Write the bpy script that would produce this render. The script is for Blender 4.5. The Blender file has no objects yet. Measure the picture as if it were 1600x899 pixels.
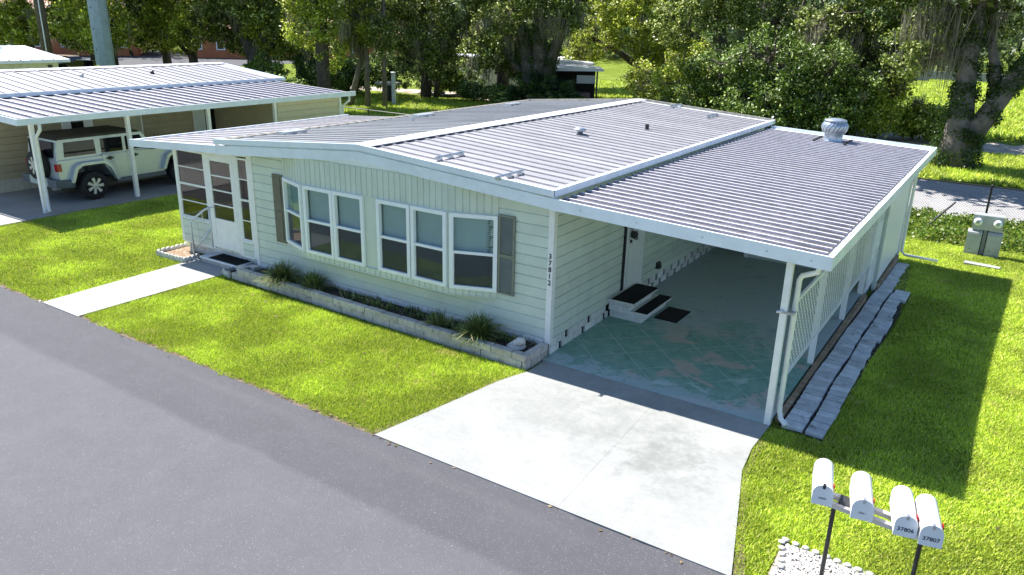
import bpy, math, random
import numpy as np
from mathutils import Vector, Matrix
R = random.Random(7)
NR = np.random.default_rng(7)
S = bpy.context.scene
COL = S.collection
PI = math.pi
rad = math.radians

# ------------------------------------------------------------------ camera
def make_camera():
    loc = Vector((5.6859, -9.9331, 5.1108)); yaw, pit, rol, f = 0.5743, -0.3338, 0.0238, 1201.18
    fwd = Vector((-math.sin(yaw)*math.cos(pit), math.cos(yaw)*math.cos(pit), math.sin(pit)))
    right = Vector((math.cos(yaw), math.sin(yaw), 0)); up = right.cross(fwd)
    r2 = right*math.cos(rol)+up*math.sin(rol); u2 = up*math.cos(rol)-right*math.sin(rol)
    m = Matrix((r2, u2, -fwd)).transposed().to_4x4(); m.translation = loc
    cd = bpy.data.cameras.new('camera'); cd.sensor_width = 36; cd.lens = f/1600*36
    cd.clip_start = .1; cd.clip_end = 5000
    c = bpy.data.objects.new('camera', cd); c.matrix_world = m; COL.objects.link(c); S.camera = c
make_camera()

# ------------------------------------------------------------------ sky, sun, exposure
SUNV = Vector((-.755, .13, 1)).normalized()          # towards the sun
w = bpy.data.worlds.new('World'); S.world = w; w.use_nodes = True
nt = w.node_tree; bg = nt.nodes['Background']
sky = nt.nodes.new('ShaderNodeTexSky'); sky.sky_type = 'NISHITA'; sky.sun_disc = False
sky.sun_elevation = math.asin(SUNV.z); sky.sun_rotation = math.atan2(SUNV.x, SUNV.y)
sky.air_density = .9; sky.dust_density = .3; sky.ozone_density = 5
nt.links.new(sky.outputs[0], bg.inputs[0]); bg.inputs[1].default_value = .095
sl = bpy.data.lights.new('sun', 'SUN'); sl.energy = 5.0; sl.angle = rad(.5); sl.color = (1, .965, .91)
so = bpy.data.objects.new('sun', sl); so.rotation_euler = SUNV.to_track_quat('Z', 'Y').to_euler(); so.location = (-20, 5, 30)
COL.objects.link(so)
vs = S.view_settings; vs.view_transform = 'Standard'; vs.look = 'None'; vs.gamma = 1; vs.exposure = 1.15
S.cycles.max_bounces = 8; S.cycles.transparent_max_bounces = 16; S.cycles.diffuse_bounces = 4
S.cycles.use_denoising = True

# ------------------------------------------------------------------ helpers: materials
class N:
    "tiny node-graph builder"
    def __init__(s, name):
        s.m = bpy.data.materials.new(name); s.m.use_nodes = True; s.t = s.m.node_tree
        s.b = s.t.nodes['Principled BSDF']; s.o = s.t.nodes['Material Output']
        s.pos = s.n('ShaderNodeNewGeometry')
    def n(s, typ, **kw):
        x = s.t.nodes.new(typ)
        for k, v in kw.items(): setattr(x, k, v)
        return x
    def l(s, a, b): s.t.links.new(a, b)
    def put(s, sock, v):
        if hasattr(v, 'links') or isinstance(v, bpy.types.NodeSocket): s.l(v, sock)
        else: sock.default_value = v
    def map(s, scale=(1, 1, 1), rot=(0, 0, 0), loc=(0, 0, 0)):
        x = s.n('ShaderNodeMapping'); s.l(s.pos.outputs['Position'], x.inputs[0])
        x.inputs['Scale'].default_value = scale; x.inputs['Rotation'].default_value = rot; x.inputs['Location'].default_value = loc
        return x.outputs[0]
    def noise(s, scale, detail=4, rough=.6, vec=None, dist=0):
        x = s.n('ShaderNodeTexNoise'); x.inputs['Scale'].default_value = scale; x.inputs['Detail'].default_value = detail
        x.inputs['Roughness'].default_value = rough; x.inputs['Distortion'].default_value = dist
        s.l(vec if vec is not None else s.pos.outputs['Position'], x.inputs['Vector']); return x.outputs['Fac']
    def ramp(s, fac, a, b, va=0., vb=1.):
        x = s.n('ShaderNodeMapRange'); x.interpolation_type = 'SMOOTHSTEP'
        s.put(x.inputs['Value'], fac)
        for k, v in (('From Min', a), ('From Max', b), ('To Min', va), ('To Max', vb)): s.put(x.inputs[k], v)
        return x.outputs[0]
    def math(s, op, a, b=0., c=0.):
        x = s.n('ShaderNodeMath', operation=op); s.put(x.inputs[0], a); s.put(x.inputs[1], b); s.put(x.inputs[2], c); return x.outputs[0]
    def mix(s, fac, a, b, blend='MIX'):
        x = s.n('ShaderNodeMix', data_type='RGBA', blend_type=blend)
        s.put(x.inputs[0], fac)
        for sock, v in ((x.inputs[6], a), (x.inputs[7], b)):
            s.put(sock, v if not isinstance(v, tuple) else (*v, 1)[:4])
        return x.outputs[2]
    def sep(s):
        x = s.n('ShaderNodeSeparateXYZ'); s.l(s.pos.outputs['Position'], x.inputs[0]); return x.outputs
    def bump(s, h, strength=.3, dist=.01):
        x = s.n('ShaderNodeBump'); x.inputs['Strength'].default_value = strength; x.inputs['Distance'].default_value = dist
        s.l(h, x.inputs['Height']); s.l(x.outputs[0], s.b.inputs['Normal'])
    def val(s, fac, col):
        "multiply a colour by a value socket"
        x = s.n('ShaderNodeVectorMath', operation='SCALE'); s.put(x.inputs[0], col if not isinstance(col, tuple) else col[:3]); s.put(x.inputs['Scale'], fac)
        return x.outputs[0]
    def fin(s, col, rough=.6, metal=0., spec=.5):
        s.put(s.b.inputs['Base Color'], (*col, 1) if isinstance(col, tuple) else col)
        s.put(s.b.inputs['Roughness'], rough); s.b.inputs['Metallic'].default_value = metal
        s.b.inputs['Specular IOR Level'].default_value = spec
        return s.m

def mat(name, col, rough=.6, metal=0., var=.12, vs=4., col2=None, c2=(.5, .7), c2s=1.5, bump=0., bs=60., objvar=0., spec=.5, streak=False):
    g = N(name)
    f = g.ramp(g.noise(vs, 5, .65), .3, .7, 1-var, 1+var)
    if objvar:
        oi = g.n('ShaderNodeObjectInfo'); f = g.math('MULTIPLY', f, g.ramp(oi.outputs['Random'], 0, 1, 1-objvar, 1+objvar))
    c = col
    if col2:
        v = g.map((1, 1, .12)) if streak else None
        c = g.mix(g.ramp(g.noise(c2s, 6, .7, v), c2[0], c2[1]), col, col2)
    c = g.val(f, c)
    if bump: g.bump(g.noise(bs, 4, .7), bump, .01)
    return g.fin(c, rough, metal, spec)

def leafmat(name, c1, c2, c3, trans=.45, patch=.35):
    "leaf: per-leaf colour, diffuse plus translucency, thin gloss"
    g = N(name)
    rnd = g.pos.outputs['Random Per Island']
    c = g.mix(g.ramp(rnd, 0, .75), c1, c2)
    c = g.mix(g.ramp(rnd, .74, .98), c, c3)
    c = g.mix(g.ramp(g.noise(patch, 3), .45, .62), c, g.val(1.35, c))
    g.fin(c, .38, 0, .5)
    tr = g.n('ShaderNodeBsdfTranslucent'); g.put(tr.inputs[0], g.mix(.5, c, g.val(1.5, c)))
    mx = g.n('ShaderNodeMixShader'); mx.inputs[0].default_value = trans
    g.l(g.b.outputs[0], mx.inputs[1]); g.l(tr.outputs[0], mx.inputs[2]); g.l(mx.outputs[0], g.o.inputs[0])
    return g.m

def glassmat(name, tint, rough=.03, opacity=.35, body=(.02, .03, .035)):
    "window glass: fresnel mirror over a tinted see-through sheet"
    g = N(name)
    tr = g.n('ShaderNodeBsdfTransparent'); tr.inputs[0].default_value = (*tint, 1)
    g.fin(body, .3, 0, 0.)
    gl = g.n('ShaderNodeBsdfGlossy'); gl.inputs['Roughness'].default_value = rough
    fr = g.n('ShaderNodeFresnel'); g.put(fr.inputs[0], g.ramp(g.pos.outputs['Backfacing'], 0, 1, 1.5, .6667))
    m1 = g.n('ShaderNodeMixShader'); m1.inputs[0].default_value = opacity
    g.l(tr.outputs[0], m1.inputs[1]); g.l(g.b.outputs[0], m1.inputs[2])
    m2 = g.n('ShaderNodeMixShader'); g.l(fr.outputs[0], m2.inputs[0]); g.l(m1.outputs[0], m2.inputs[1]); g.l(gl.outputs[0], m2.inputs[2])
    g.l(m2.outputs[0], g.o.inputs[0]); return g.m

# ------------------------------------------------------------------ helpers: meshes and objects
class MB:
    def __init__(s): s.v = []; s.f = []; s.mi = []; s.cur = 0; s.M = None
    def add(s, vs, fs):
        k = len(s.v)
        s.v += [tuple(s.M @ Vector(a)) for a in vs] if s.M is not None else [tuple(a) for a in vs]
        s.f += [tuple(i+k for i in f) for f in fs]; s.mi += [s.cur]*len(fs)
        return s
    def box(s, x0, x1, y0, y1, z0, z1):
        return s.add([(x0,y0,z0),(x1,y0,z0),(x1,y1,z0),(x0,y1,z0),(x0,y0,z1),(x1,y0,z1),(x1,y1,z1),(x0,y1,z1)],
                     [(0,3,2,1),(4,5,6,7),(0,1,5,4),(1,2,6,5),(2,3,7,6),(3,0,4,7)])
    def cbox(s, x0, x1, y0, y1, z0, z1, c=.01, jit=0.):
        "box whose top edges are chamfered"
        j = lambda: R.uniform(-jit, jit)
        p = [(x0+j(),y0+j()),(x1+j(),y0+j()),(x1+j(),y1+j()),(x0+j(),y1+j())]
        q = [(a+(c if a < (x0+x1)/2 else -c), b+(c if b < (y0+y1)/2 else -c)) for a, b in p]
        vs = [(a,b,z0) for a,b in p]+[(a,b,z1-c) for a,b in p]+[(a,b,z1) for a,b in q]
        fs = [(0,3,2,1),(8,9,10,11)]
        for k in (0, 4): fs += [(k+i, k+(i+1)%4, k+4+(i+1)%4, k+4+i) for i in range(4)]
        return s.add(vs, fs)
    def prism(s, pts, axis, a, b):
        "extrude a 2-D outline; axis x: pts=(y,z), y: pts=(x,z), z: pts=(x,y)"
        n = len(pts)
        def P(p, t): return {'x': (t, p[0], p[1]), 'y': (p[0], t, p[1]), 'z': (p[0], p[1], t)}[axis]
        vs = [P(p, a) for p in pts]+[P(p, b) for p in pts]
        fs = [tuple(range(n))[::-1], tuple(range(n, 2*n))]+[(i, (i+1) % n, n+(i+1) % n, n+i) for i in range(n)]
        return s.add(vs, fs)
    def tube(s, pts, r, n=8, cap=True):
        pts = [Vector(p) for p in pts]; k = len(pts)
        rs = r if isinstance(r, (list, tuple)) else [r]*k
        vs = []; fs = []; px = None
        for i, p in enumerate(pts):
            d = (pts[min(i+1, k-1)]-pts[max(i-1, 0)]).normalized()
            if px is None: px = d.orthogonal().normalized()
            px = (px-d*px.dot(d)).normalized(); py = d.cross(px)
            vs += [tuple(p+(px*math.cos(2*PI*j/n)+py*math.sin(2*PI*j/n))*rs[i]) for j in range(n)]
        for i in range(k-1):
            fs += [(i*n+j, i*n+(j+1) % n, (i+1)*n+(j+1) % n, (i+1)*n+j) for j in range(n)]
        if cap: fs += [tuple(range(n))[::-1], tuple(range((k-1)*n, k*n))]
        return s.add(vs, fs)
    def lathe(s, prof, n=16, c=(0, 0, 0), axis='z'):
        vs = []
        for r, h in prof:
            for j in range(n):
                a = 2*PI*j/n; u, v = r*math.cos(a), r*math.sin(a)
                p = {'z': (u, v, h), 'x': (h, u, v), 'y': (u, h, v)}[axis]
                vs.append((p[0]+c[0], p[1]+c[1], p[2]+c[2]))
        fs = [(i*n+j, i*n+(j+1) % n, (i+1)*n+(j+1) % n, (i+1)*n+j) for i in range(len(prof)-1) for j in range(n)]
        fs += [tuple(range(n))[::-1], tuple(range((len(prof)-1)*n, len(prof)*n))]
        return s.add(vs, fs)
    def mesh(s, name, mats, smooth=False):
        me = bpy.data.meshes.new(name); me.from_pydata(s.v, [], s.f)
        for m in (mats if isinstance(mats, (list, tuple)) else [mats]): me.materials.append(m)
        if any(s.mi): me.polygons.foreach_set('material_index', s.mi)
        if smooth: me.polygons.foreach_set('use_smooth', [True]*len(s.f))
        return me

def tag(o, label=None, cat=None, group=None, kind=None):
    if label: o['label'] = label
    if cat: o['category'] = cat
    if group: o['group'] = group
    if kind: o['kind'] = kind
    return o
def put(name, me, parent=None, loc=(0, 0, 0), rz=0., scale=None, **t):
    "link one mesh object; mesh data are in world space unless the parent is flagged local"
    o = bpy.data.objects.new(name, me); COL.objects.link(o)
    o.location = loc; o.rotation_euler = (0, 0, rz)
    if scale is not None: o.scale = scale if isinstance(scale, tuple) else (scale,)*3
    if parent is not None:
        o.parent = parent
        if parent.type == 'EMPTY' and not parent.get('_loc'): o.matrix_parent_inverse = Matrix.Translation(-parent.location)
    return tag(o, **t)
def part(name, mb, mats, parent=None, smooth=False, **t): return put(name, mb.mesh(name, mats, smooth), parent, **t)
LOCALS = []
def thing(name, loc, label, cat, group=None, rz=0., local=False):
    o = bpy.data.objects.new(name, None); COL.objects.link(o); o.location = loc; o.rotation_euler = (0, 0, rz); o.empty_display_size = .2
    if local: o['_loc'] = 1; LOCALS.append(o)
    return tag(o, label, cat, group)
def copy_tree(o, parent=None):
    c = o.copy(); COL.objects.link(c); c.parent = parent
    if o.get('_loc'): LOCALS.append(c)
    for ch in list(o.children): copy_tree(ch, c)
    return c
def npmesh(name, V, F, m):
    "triangles or quads straight from numpy arrays"
    me = bpy.data.meshes.new(name); k = F.shape[1]
    me.vertices.add(len(V)); me.vertices.foreach_set('co', V.astype(np.float32).ravel())
    me.loops.add(F.size); me.loops.foreach_set('vertex_index', F.astype(np.int32).ravel())
    me.polygons.add(len(F)); me.polygons.foreach_set('loop_start', np.arange(0, F.size, k, dtype=np.int32))
    me.materials.append(m); me.update(calc_edges=True); return me
def hgt(x, y):
    t = min(1, max(0, (y-1)/11)); return -.3*t*t*(3-2*t)
def text_mesh(txt, size, m, depth=.004, align='CENTER'):
    cu = bpy.data.curves.new('t', 'FONT'); cu.body = txt; cu.size = size; cu.extrude = depth; cu.align_x = align; cu.align_y = 'CENTER'
    cu.offset = size*.012; cu.resolution_u = 3
    o = bpy.data.objects.new('t', cu); COL.objects.link(o)
    me = bpy.data.meshes.new_from_object(o.evaluated_get(bpy.context.evaluated_depsgraph_get()))
    bpy.data.objects.remove(o); me.materials.clear(); me.materials.append(m); return me
# ------------------------------------------------------------------ materials
WHITE = mat('white_paint', (.8, .8, .78), .45, var=.05, vs=6, col2=(.55, .55, .52), c2=(.62, .85), c2s=2.5)
TRIM = mat('white_aluminium_trim', (.77, .82, .88), .4, var=.06, vs=3, col2=(.5, .5, .48), c2=(.6, .85), c2s=3, streak=True)
VINYL = mat('white_vinyl', (.86, .88, .9), .35, var=.03)
SIDING = mat('cream_siding', (.605, .66, .585), .5, var=.05, vs=2, col2=(.52, .555, .49), c2=(.55, .85), c2s=1.2, objvar=.03, bump=.05, bs=25)
SIDING2 = mat('tan_siding', (.42, .36, .235), .55, var=.06, vs=2, col2=(.35, .3, .2), c2=(.5, .8), objvar=.03)
BLOCKW = mat('painted_block', (.68, .68, .66), .8, var=.12, vs=9, col2=(.36, .36, .35), c2=(.55, .8), c2s=4, objvar=.1, bump=.3, bs=70)
BLOCKP = mat('weathered_planter_block', (.5, .46, .42), .85, var=.16, vs=12, col2=(.25, .22, .2), c2=(.52, .72), c2s=5, objvar=.13, bump=.4, bs=60)
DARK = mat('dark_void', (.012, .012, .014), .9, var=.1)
BLACK = mat('black_metal', (.02, .021, .023), .45, var=.15)
RUBBER = mat('black_rubber_mat', (.012, .012, .014), .85, var=.3, vs=60, bump=.5, bs=160, spec=.2)
VENTM = mat('turbine_steel', (.42, .48, .54), .35, .6, var=.12, vs=10)
GALV = mat('galvanised_steel', (.48, .52, .55), .38, .75, var=.12, vs=10)
STEELP = mat('white_pipe_rail', (.6, .63, .66), .35, .4, var=.06)
BROWN = mat('brown_shutter', (.15, .135, .1), .6, var=.1, vs=5)
OLIVE = mat('olive_louvre_shutter', (.2, .215, .17), .6, var=.08, vs=5)
SOIL = mat('dark_soil', (.035, .027, .02), .95, var=.4, vs=14, col2=(.11, .085, .06), c2=(.5, .7), c2s=9, bump=.9, bs=40)
SOILE = mat('sandy_edge_soil', (.16, .12, .08), .95, var=.35, vs=16, col2=(.07, .055, .035), c2=(.45, .65), c2s=5, bump=.9, bs=40)
MULCH = mat('wood_chips', (.24, .15, .085), .95, var=.35, vs=30, col2=(.42, .36, .27), c2=(.5, .62), c2s=22, bump=.9, bs=60)
TIMBER = mat('weathered_timber', (.3, .2, .12), .85, var=.25, vs=8, col2=(.42, .34, .25), c2=(.5, .65), c2s=6, bump=.3)
STONEW = mat('white_stone', (.56, .54, .51), .8, var=.15, vs=20, objvar=.12, bump=.3, bs=40)
PAVER = mat('grey_paver', (.55, .555, .56), .85, var=.16, vs=6, col2=(.2, .19, .18), c2=(.56, .72), c2s=4.5, objvar=.13, bump=.35, bs=50)
def roof_pan(name, c, dirt):
    "painted metal with streaks of grime running down the slope"
    g = N(name); oi = g.n('ShaderNodeObjectInfo')
    b = g.mix(g.ramp(g.noise(2.2, 6, .72, g.map((.5, 5, 1))), .45, .75, 0, .75), c, dirt)
    b = g.mix(g.ramp(g.noise(.8, 5, .65), .5, .75, 0, .5), b, dirt)
    b = g.mix(g.ramp(g.noise(9, 5, .8), .66, .74, 0, .6), b, tuple(v*.6 for v in dirt))
    b = g.val(g.math('MULTIPLY', g.ramp(g.noise(22, 4, .7), .3, .7, .93, 1.07), g.ramp(oi.outputs['Random'], 0, 1, .9, 1.1)), b)
    return g.fin(b, .45)
ROOFP = roof_pan('white_roof_pan', (.35, .34, .35), (.225, .21, .215))
DIRTP = None
def dirty_pan():
    "pan coated with mildew, thicker and patchier towards the gutter"
    g = N('mildewed_roof_pan'); xyz = g.sep(); oi = g.n('ShaderNodeObjectInfo')
    b = g.mix(g.ramp(g.noise(3.5, 6, .7), .4, .7), (.165, .156, .168), (.1, .094, .104))
    b = g.mix(g.ramp(g.noise(1.2, 5, .6), .5, .75, 0, .6), b, (.24, .225, .245))
    gut = g.ramp(g.math('ADD', xyz[0], g.ramp(g.noise(2.5, 6, .75), .25, .75, -.5, .5)), 3.2, 3.85, 0, .85)
    b = g.mix(gut, b, (.05, .045, .045))
    b = g.val(g.math('MULTIPLY', g.ramp(g.noise(14, 5, .75), .3, .7, .8, 1.2), g.ramp(oi.outputs['Random'], 0, 1, .92, 1.08)), b)
    return g.fin(b, .55)
DIRTP = dirty_pan()
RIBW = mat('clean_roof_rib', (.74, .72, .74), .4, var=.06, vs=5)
GRIME = mat('shaded_grimy_rib_side', (.33, .31, .315), .7, var=.2, vs=8)  # near rib faces: shade painted into the colour, with some seam grime
RIBSHADEC = mat('shaded_grimy_carport_rib_side', (.36, .34, .38), .7, var=.25, vs=8)  # carport ribs: shaded near side put into the colour, with some grime
TANTRIM = mat('weathered_tan_trim', (.34, .31, .25), .6, var=.15, vs=6, col2=(.15, .13, .1), c2=(.5, .75), c2s=4)
LPAN = roof_pan('grey_roof_pan', (.27, .275, .28), (.18, .18, .18))
CURTAIN = mat('brown_curtain', (.23, .15, .115), .9, var=.1, vs=6)
BLIND = mat('pale_blind', (.72, .8, .8), .6, var=.03)
INTER = mat('interior_wall', (.22, .22, .2), .9)
GLASSU = glassmat('window_glass', (.88, .95, .96), .02, .1, (.03, .05, .055))
GLASSL = glassmat('screened_glass', (.45, .55, .6), .04, .45, (.07, .092, .105))
GLASSP = glassmat('porch_vinyl_glazing', (.8, .78, .76), .04, .06, (.05, .045, .042))
GLASSD2 = glassmat('dimming_side_glazing', (.3, .3, .3), .05, .2)  # dark tint added to keep light out of the porch
GLASSD = glassmat('dark_car_glass', (.1, .12, .13), .02, .96, (.008, .01, .012))

def asphalt():
    g = N('asphalt'); xyz = g.sep()
    wob = g.ramp(g.noise(.9, 3), .2, .8, -.05, .05)
    edge = g.ramp(g.math('ADD', xyz[1], wob), -4.72, -4.58)
    base = g.mix(edge, (.106, .105, .114), (.082, .081, .09))
    lane = g.ramp(g.math('ADD', xyz[1], g.ramp(g.noise(.35, 2), .2, .8, -.5, .5)), -7.4, -6.2)
    base = g.mix(g.ramp(g.noise(1.6, 6, .75), .35, .7), base, g.val(1.12, base))
    base = g.mix(g.ramp(g.noise(2.6, 5, .7), .58, .8, 0, .3), base, (.165, .163, .168))
    sp = g.noise(210, 2, .8); base = g.val(g.ramp(sp, .3, .7, .6, 1.4), base)
    base = g.mix(g.ramp(g.noise(120, 1, .5), .7, .76), base, (.5, .49, .48))
    vo = g.n('ShaderNodeTexVoronoi', feature='DISTANCE_TO_EDGE'); vo.inputs['Scale'].default_value = .34
    wv = g.n('ShaderNodeVectorMath', operation='ADD'); g.l(g.pos.outputs['Position'], wv.inputs[0]); nz = g.n('ShaderNodeTexNoise'); nz.inputs['Scale'].default_value = 1.7; nz.inputs['Detail'].default_value = 5
    g.l(g.pos.outputs['Position'], nz.inputs['Vector']); g.l(nz.outputs['Color'], wv.inputs[1]); g.l(wv.outputs[0], vo.inputs['Vector'])
    ck = g.math('MULTIPLY', g.ramp(vo.outputs['Distance'], .0035, .001), g.ramp(g.noise(.45, 3), .68, .74))
    base = g.mix(g.math('MULTIPLY', ck, .6), base, (.03, .03, .032))
    base = g.mix(g.ramp(g.noise(.8, 4, .5, g.map((.06, 1.1, 1))), .55, .72, 0, .3), base, (.15, .148, .152))
    g.bump(sp, .55, .006)
    return g.fin(base, .85, 0, .3)
def concrete(name, c, stain=(.34, .35, .33), green=None, spots=()):
    g = N(name)
    b = g.val(g.ramp(g.noise(.9, 6, .65), .3, .7, .9, 1.06), c)
    b = g.mix(g.ramp(g.noise(2.2, 6, .72), .5, .76, 0, .55), b, stain)
    for (x, y, r, a) in spots:                     # oil and tyre marks at fixed places
        vm = g.n('ShaderNodeVectorMath', operation='DISTANCE'); g.l(g.pos.outputs['Position'], vm.inputs[0]); vm.inputs[1].default_value = (x, y, 0)
        d = g.math('ADD', vm.outputs['Value'], g.ramp(g.noise(2.4, 6, .75), .3, .7, -r*.5, r*.5))
        b = g.mix(g.ramp(d, r*1.15, -r*.1, 0, a), b, (.13, .145, .13))
    b = g.val(g.ramp(g.noise(11, 6, .8), .3, .7, .92, 1.06), b)
    b = g.mix(g.ramp(g.noise(30, 4, .8), .68, .76, 0, .5), b, stain)
    b = g.val(g.ramp(g.noise(160, 2, .8), .3, .7, .9, 1.1), b)
    g.bump(g.noise(130, 3, .7), .2, .004)
    return g.fin(b, .85, 0, .3)
def carport_paint():
    g = N('worn_green_floor_paint'); xyz = g.sep()
    grn = g.mix(g.ramp(g.noise(5, 6, .7), .35, .7), (.17, .33, .27), (.25, .42, .35))
    front = g.ramp(g.math('ADD', xyz[1], g.ramp(g.noise(1.1, 5, .7), .25, .75, -1.2, 1.2)), 1.8, 3.2)
    grn = g.mix(front, grn, (.4, .46, .45))                      # duller, unpainted towards the back; colour raised there in place of light
    grn = g.mix(g.ramp(g.noise(2.1, 5, .7), .56, .66, 0, .7), grn, g.val(.6, grn))
    pink = g.ramp(g.noise(.95, 6, .62, g.map((1, 1.5, 1), (0, 0, .3), (3.4, 1.2, 0)), .8), .51, .57, 0, .85)
    lim = g.math('MULTIPLY', g.ramp(xyz[0], .6, 1.6), g.ramp(xyz[1], 3.2, 2.0))
    b = g.mix(g.math('MULTIPLY', pink, lim), grn, (.5, .41, .36))
    pale = g.ramp(g.noise(1.5, 6, .7, g.map((1, 1.2, 1), (0, 0, 0), (9, 4, 0)), .5), .6, .68, 0, .7)
    b = g.mix(g.math('MULTIPLY', pale, g.ramp(xyz[1], 1.6, .4)), b, (.58, .68, .7))
    worn = g.ramp(g.math('ADD', xyz[1], g.ramp(g.noise(3, 6, .75), .3, .7, -.35, .35)), .25, -.1, 0, .75)
    b = g.mix(worn, b, (.45, .53, .56))
    # scored diamond joints (0.87 m apart both ways)
    for sgn in (1, -1):
        u = g.math('ADD', xyz[0], g.math('MULTIPLY', xyz[1], 1.0 if sgn > 0 else -1.0))
        fr = g.math('ABSOLUTE', g.math('SUBTRACT', g.math('FRACT', g.math('MULTIPLY', g.math('ADD', u, 8.7+.435-(.94 if sgn > 0 else .18)), 1/.87)), .5))
        ln = g.math('MULTIPLY', g.ramp(fr, .02, .01), g.ramp(xyz[1], 4.2, 2.8))
        b = g.mix(g.math('MULTIPLY', ln, g.ramp(g.noise(4, 4), .35, .6, .4, .95)), b, (.42, .52, .47))
    b = g.val(g.ramp(g.noise(120, 2, .8), .3, .7, .92, 1.08), b)
    g.bump(g.noise(90, 3, .7), .15, .004)
    return g.fin(b, .6, 0, .4)
def ground_mat():
    g = N('turf_soil'); xyz = g.sep()
    gr = g.mix(g.ramp(g.noise(7, 6, .75), .35, .65), (.1, .15, .015), (.2, .26, .025))
    gr = g.mix(g.ramp(g.noise(.25, 5, .6), .45, .65, 0, .55), gr, (.27, .32, .05))
    gr = g.mix(g.ramp(g.noise(1.6, 6, .75), .6, .74, 0, .7), gr, (.2, .16, .09))
    gr = g.val(g.ramp(g.noise(26, 5, .8), .3, .7, .55, 1.3), gr)
    g.bump(g.noise(24, 5, .8), 1., .05)
    return g.fin(gr, .95, 0, .1)
FARLOT = mat('far_asphalt', (.07, .07, .075), .9, var=.2, vs=1); ASPH = asphalt(); DRIVE = concrete('driveway_concrete', (.325, .33, .318), (.25, .25, .228), spots=((2.75, -1.75, .8, .38), (2.1, -1.35, 1.2, .22), (1.0, -1.4, 1.1, .2), (3.0, -2.3, .8, .16)))
WALK = concrete('walk_concrete', (.37, .365, .345), (.3, .29, .27)); SLABN = concrete('old_concrete', (.33, .31, .28), (.2, .18, .15))
REARC = concrete('pale_lane_surface', (.37, .36, .355), (.2, .19, .185)); CPAINT = carport_paint(); GROUND = ground_mat()
SAND = mat('pale_sand', (.42, .36, .29), .95, var=.25, vs=2, col2=(.2, .16, .1), c2=(.5, .68), c2s=.7, bump=.6, bs=12)
def grassmat():
    "turf blades: green, lime and straw blades in patches, thin dry spots"
    g = N('grass_blade'); rnd = g.pos.outputs['Random Per Island']
    c = g.mix(g.ramp(rnd, 0, .8), (.24, .36, .04), (.7, .82, .085))
    c = g.mix(g.ramp(rnd, .86, 1.), c, (.8, .7, .3))
    c = g.mix(g.ramp(g.noise(.55, 4, .6), .4, .62), g.val(.78, c), g.val(1.18, c))
    c = g.mix(g.ramp(g.noise(2.4, 5, .7), .56, .7, 0, .55), c, (.46, .62, .07))          # darker clover patches
    dry = g.ramp(g.noise(1.5, 6, .75, g.map((1, 1, 1), (0, 0, 0), (7, 3, 0))), .57, .7, 0, .6)
    c = g.mix(dry, c, (.72, .64, .24))
    g.fin(c, .5, 0, .3); tr = g.n('ShaderNodeBsdfTranslucent'); g.put(tr.inputs[0], c)
    mx = g.n('ShaderNodeMixShader'); mx.inputs[0].default_value = .3
    g.l(g.b.outputs[0], mx.inputs[1]); g.l(tr.outputs[0], mx.inputs[2]); g.l(mx.outputs[0], g.o.inputs[0]); return g.m
GRASSM = grassmat()
WEEDM = leafmat('weed_leaf', (.075, .15, .02), (.17, .25, .025), (.26, .26, .06), .35, .8)

# ------------------------------------------------------------------ ground, roads and slabs
def ground_sheet():
    xs = [-1500, -600, -300, -150, -100, -70]+list(np.arange(-50, 31, 2.))+[45, 70, 110, 200, 400, 900, 1500]
    ys = [-800, -200, -60, -30]+list(np.arange(-16, 20, 1.))+[24, 30, 40, 60, 100, 180, 300, 600, 1500]
    V = [(x, y, hgt(x, y)-.03) for y in ys for x in xs]; n = len(xs)
    F = [(j*n+i, j*n+i+1, (j+1)*n+i+1, (j+1)*n+i) for j in range(len(ys)-1) for i in range(n-1)]
    mb = MB(); mb.add(V, F); return part('ground', mb, GROUND, smooth=True, kind='structure')
ground_sheet()
def sheet(name, pts, z, m, **t):
    mb = MB(); mb.add([(x, y, z) for x, y in pts], [tuple(range(len(pts)))]); return part(name, mb, m, kind='structure', **t)
def ragged(x0, x1, y, n, a):
    return [(x0+(x1-x0)*i/n, y+R.uniform(-a, a)+a*1.5*math.sin(i*.37)) for i in range(n+1)]
sheet('road', ragged(-60, 40, -3.497, 400, .01)+[(40, -11.5), (-60, -11.5)], -.014, ASPH)
DRV = [(-.55, -3.5), (4.17, -3.5), (3.98, -2.76), (3.66, -1.54), (3.6, -.95), (3.62, -.22), (.05, -.22), (.05, -.7), (-.13, -1.24), (-.31, -2.26)]
def drive():
    d = thing('driveway', (2, -2, 0), None, None); d['kind'] = 'structure'
    a = MB().prism([(-.55, -3.5), (2.195, -3.5), (2.1, -1.2), (2.06, -.22), (.05, -.22), (.05, -.7), (-.13, -1.24), (-.31, -2.26)], 'z', -.12, 0.)
    b = MB().prism([(2.197, -3.5), (4.17, -3.5), (3.98, -2.76), (3.66, -1.54), (3.6, -.95), (3.62, -.22), (2.062, -.22), (2.102, -1.2)], 'z', -.12, 0.)
    part('concrete_slab', a, DRIVE, d); part('concrete_slab', b, DRIVE, d)
drive()
WLK = [(-8.82, -3.5), (-7.62, -3.5), (-7.6, -.3), (-7.72, -.1), (-8.95, -.1)]
part('walkway', MB().prism(WLK, 'z', -.1, 0.), WALK, kind='structure')
part('carport_floor', MB().box(.0, 3.6, -.21, 10.9, -.4, .012), CPAINT, kind='structure')
part('neighbour_carport_floor', MB().prism([(-18.95, -6), (-15.13, -6), (-15.15, 2.4), (-15.2, 11.2), (-18.95, 11.2)], 'z', -.4, .01), SLABN, kind='structure')
part('neighbour_driveway', MB().prism([(-18.95, -9), (-15.08, -9), (-15.1, -.75), (-18.95, -.6)], 'z', -.3, .014), WALK, kind='structure')
sheet('rear_lane', ragged(-16, 60, 17.0, 120, .08)+ragged(60, -16, 23.4, 120, .12), -.322, REARC)
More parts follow.
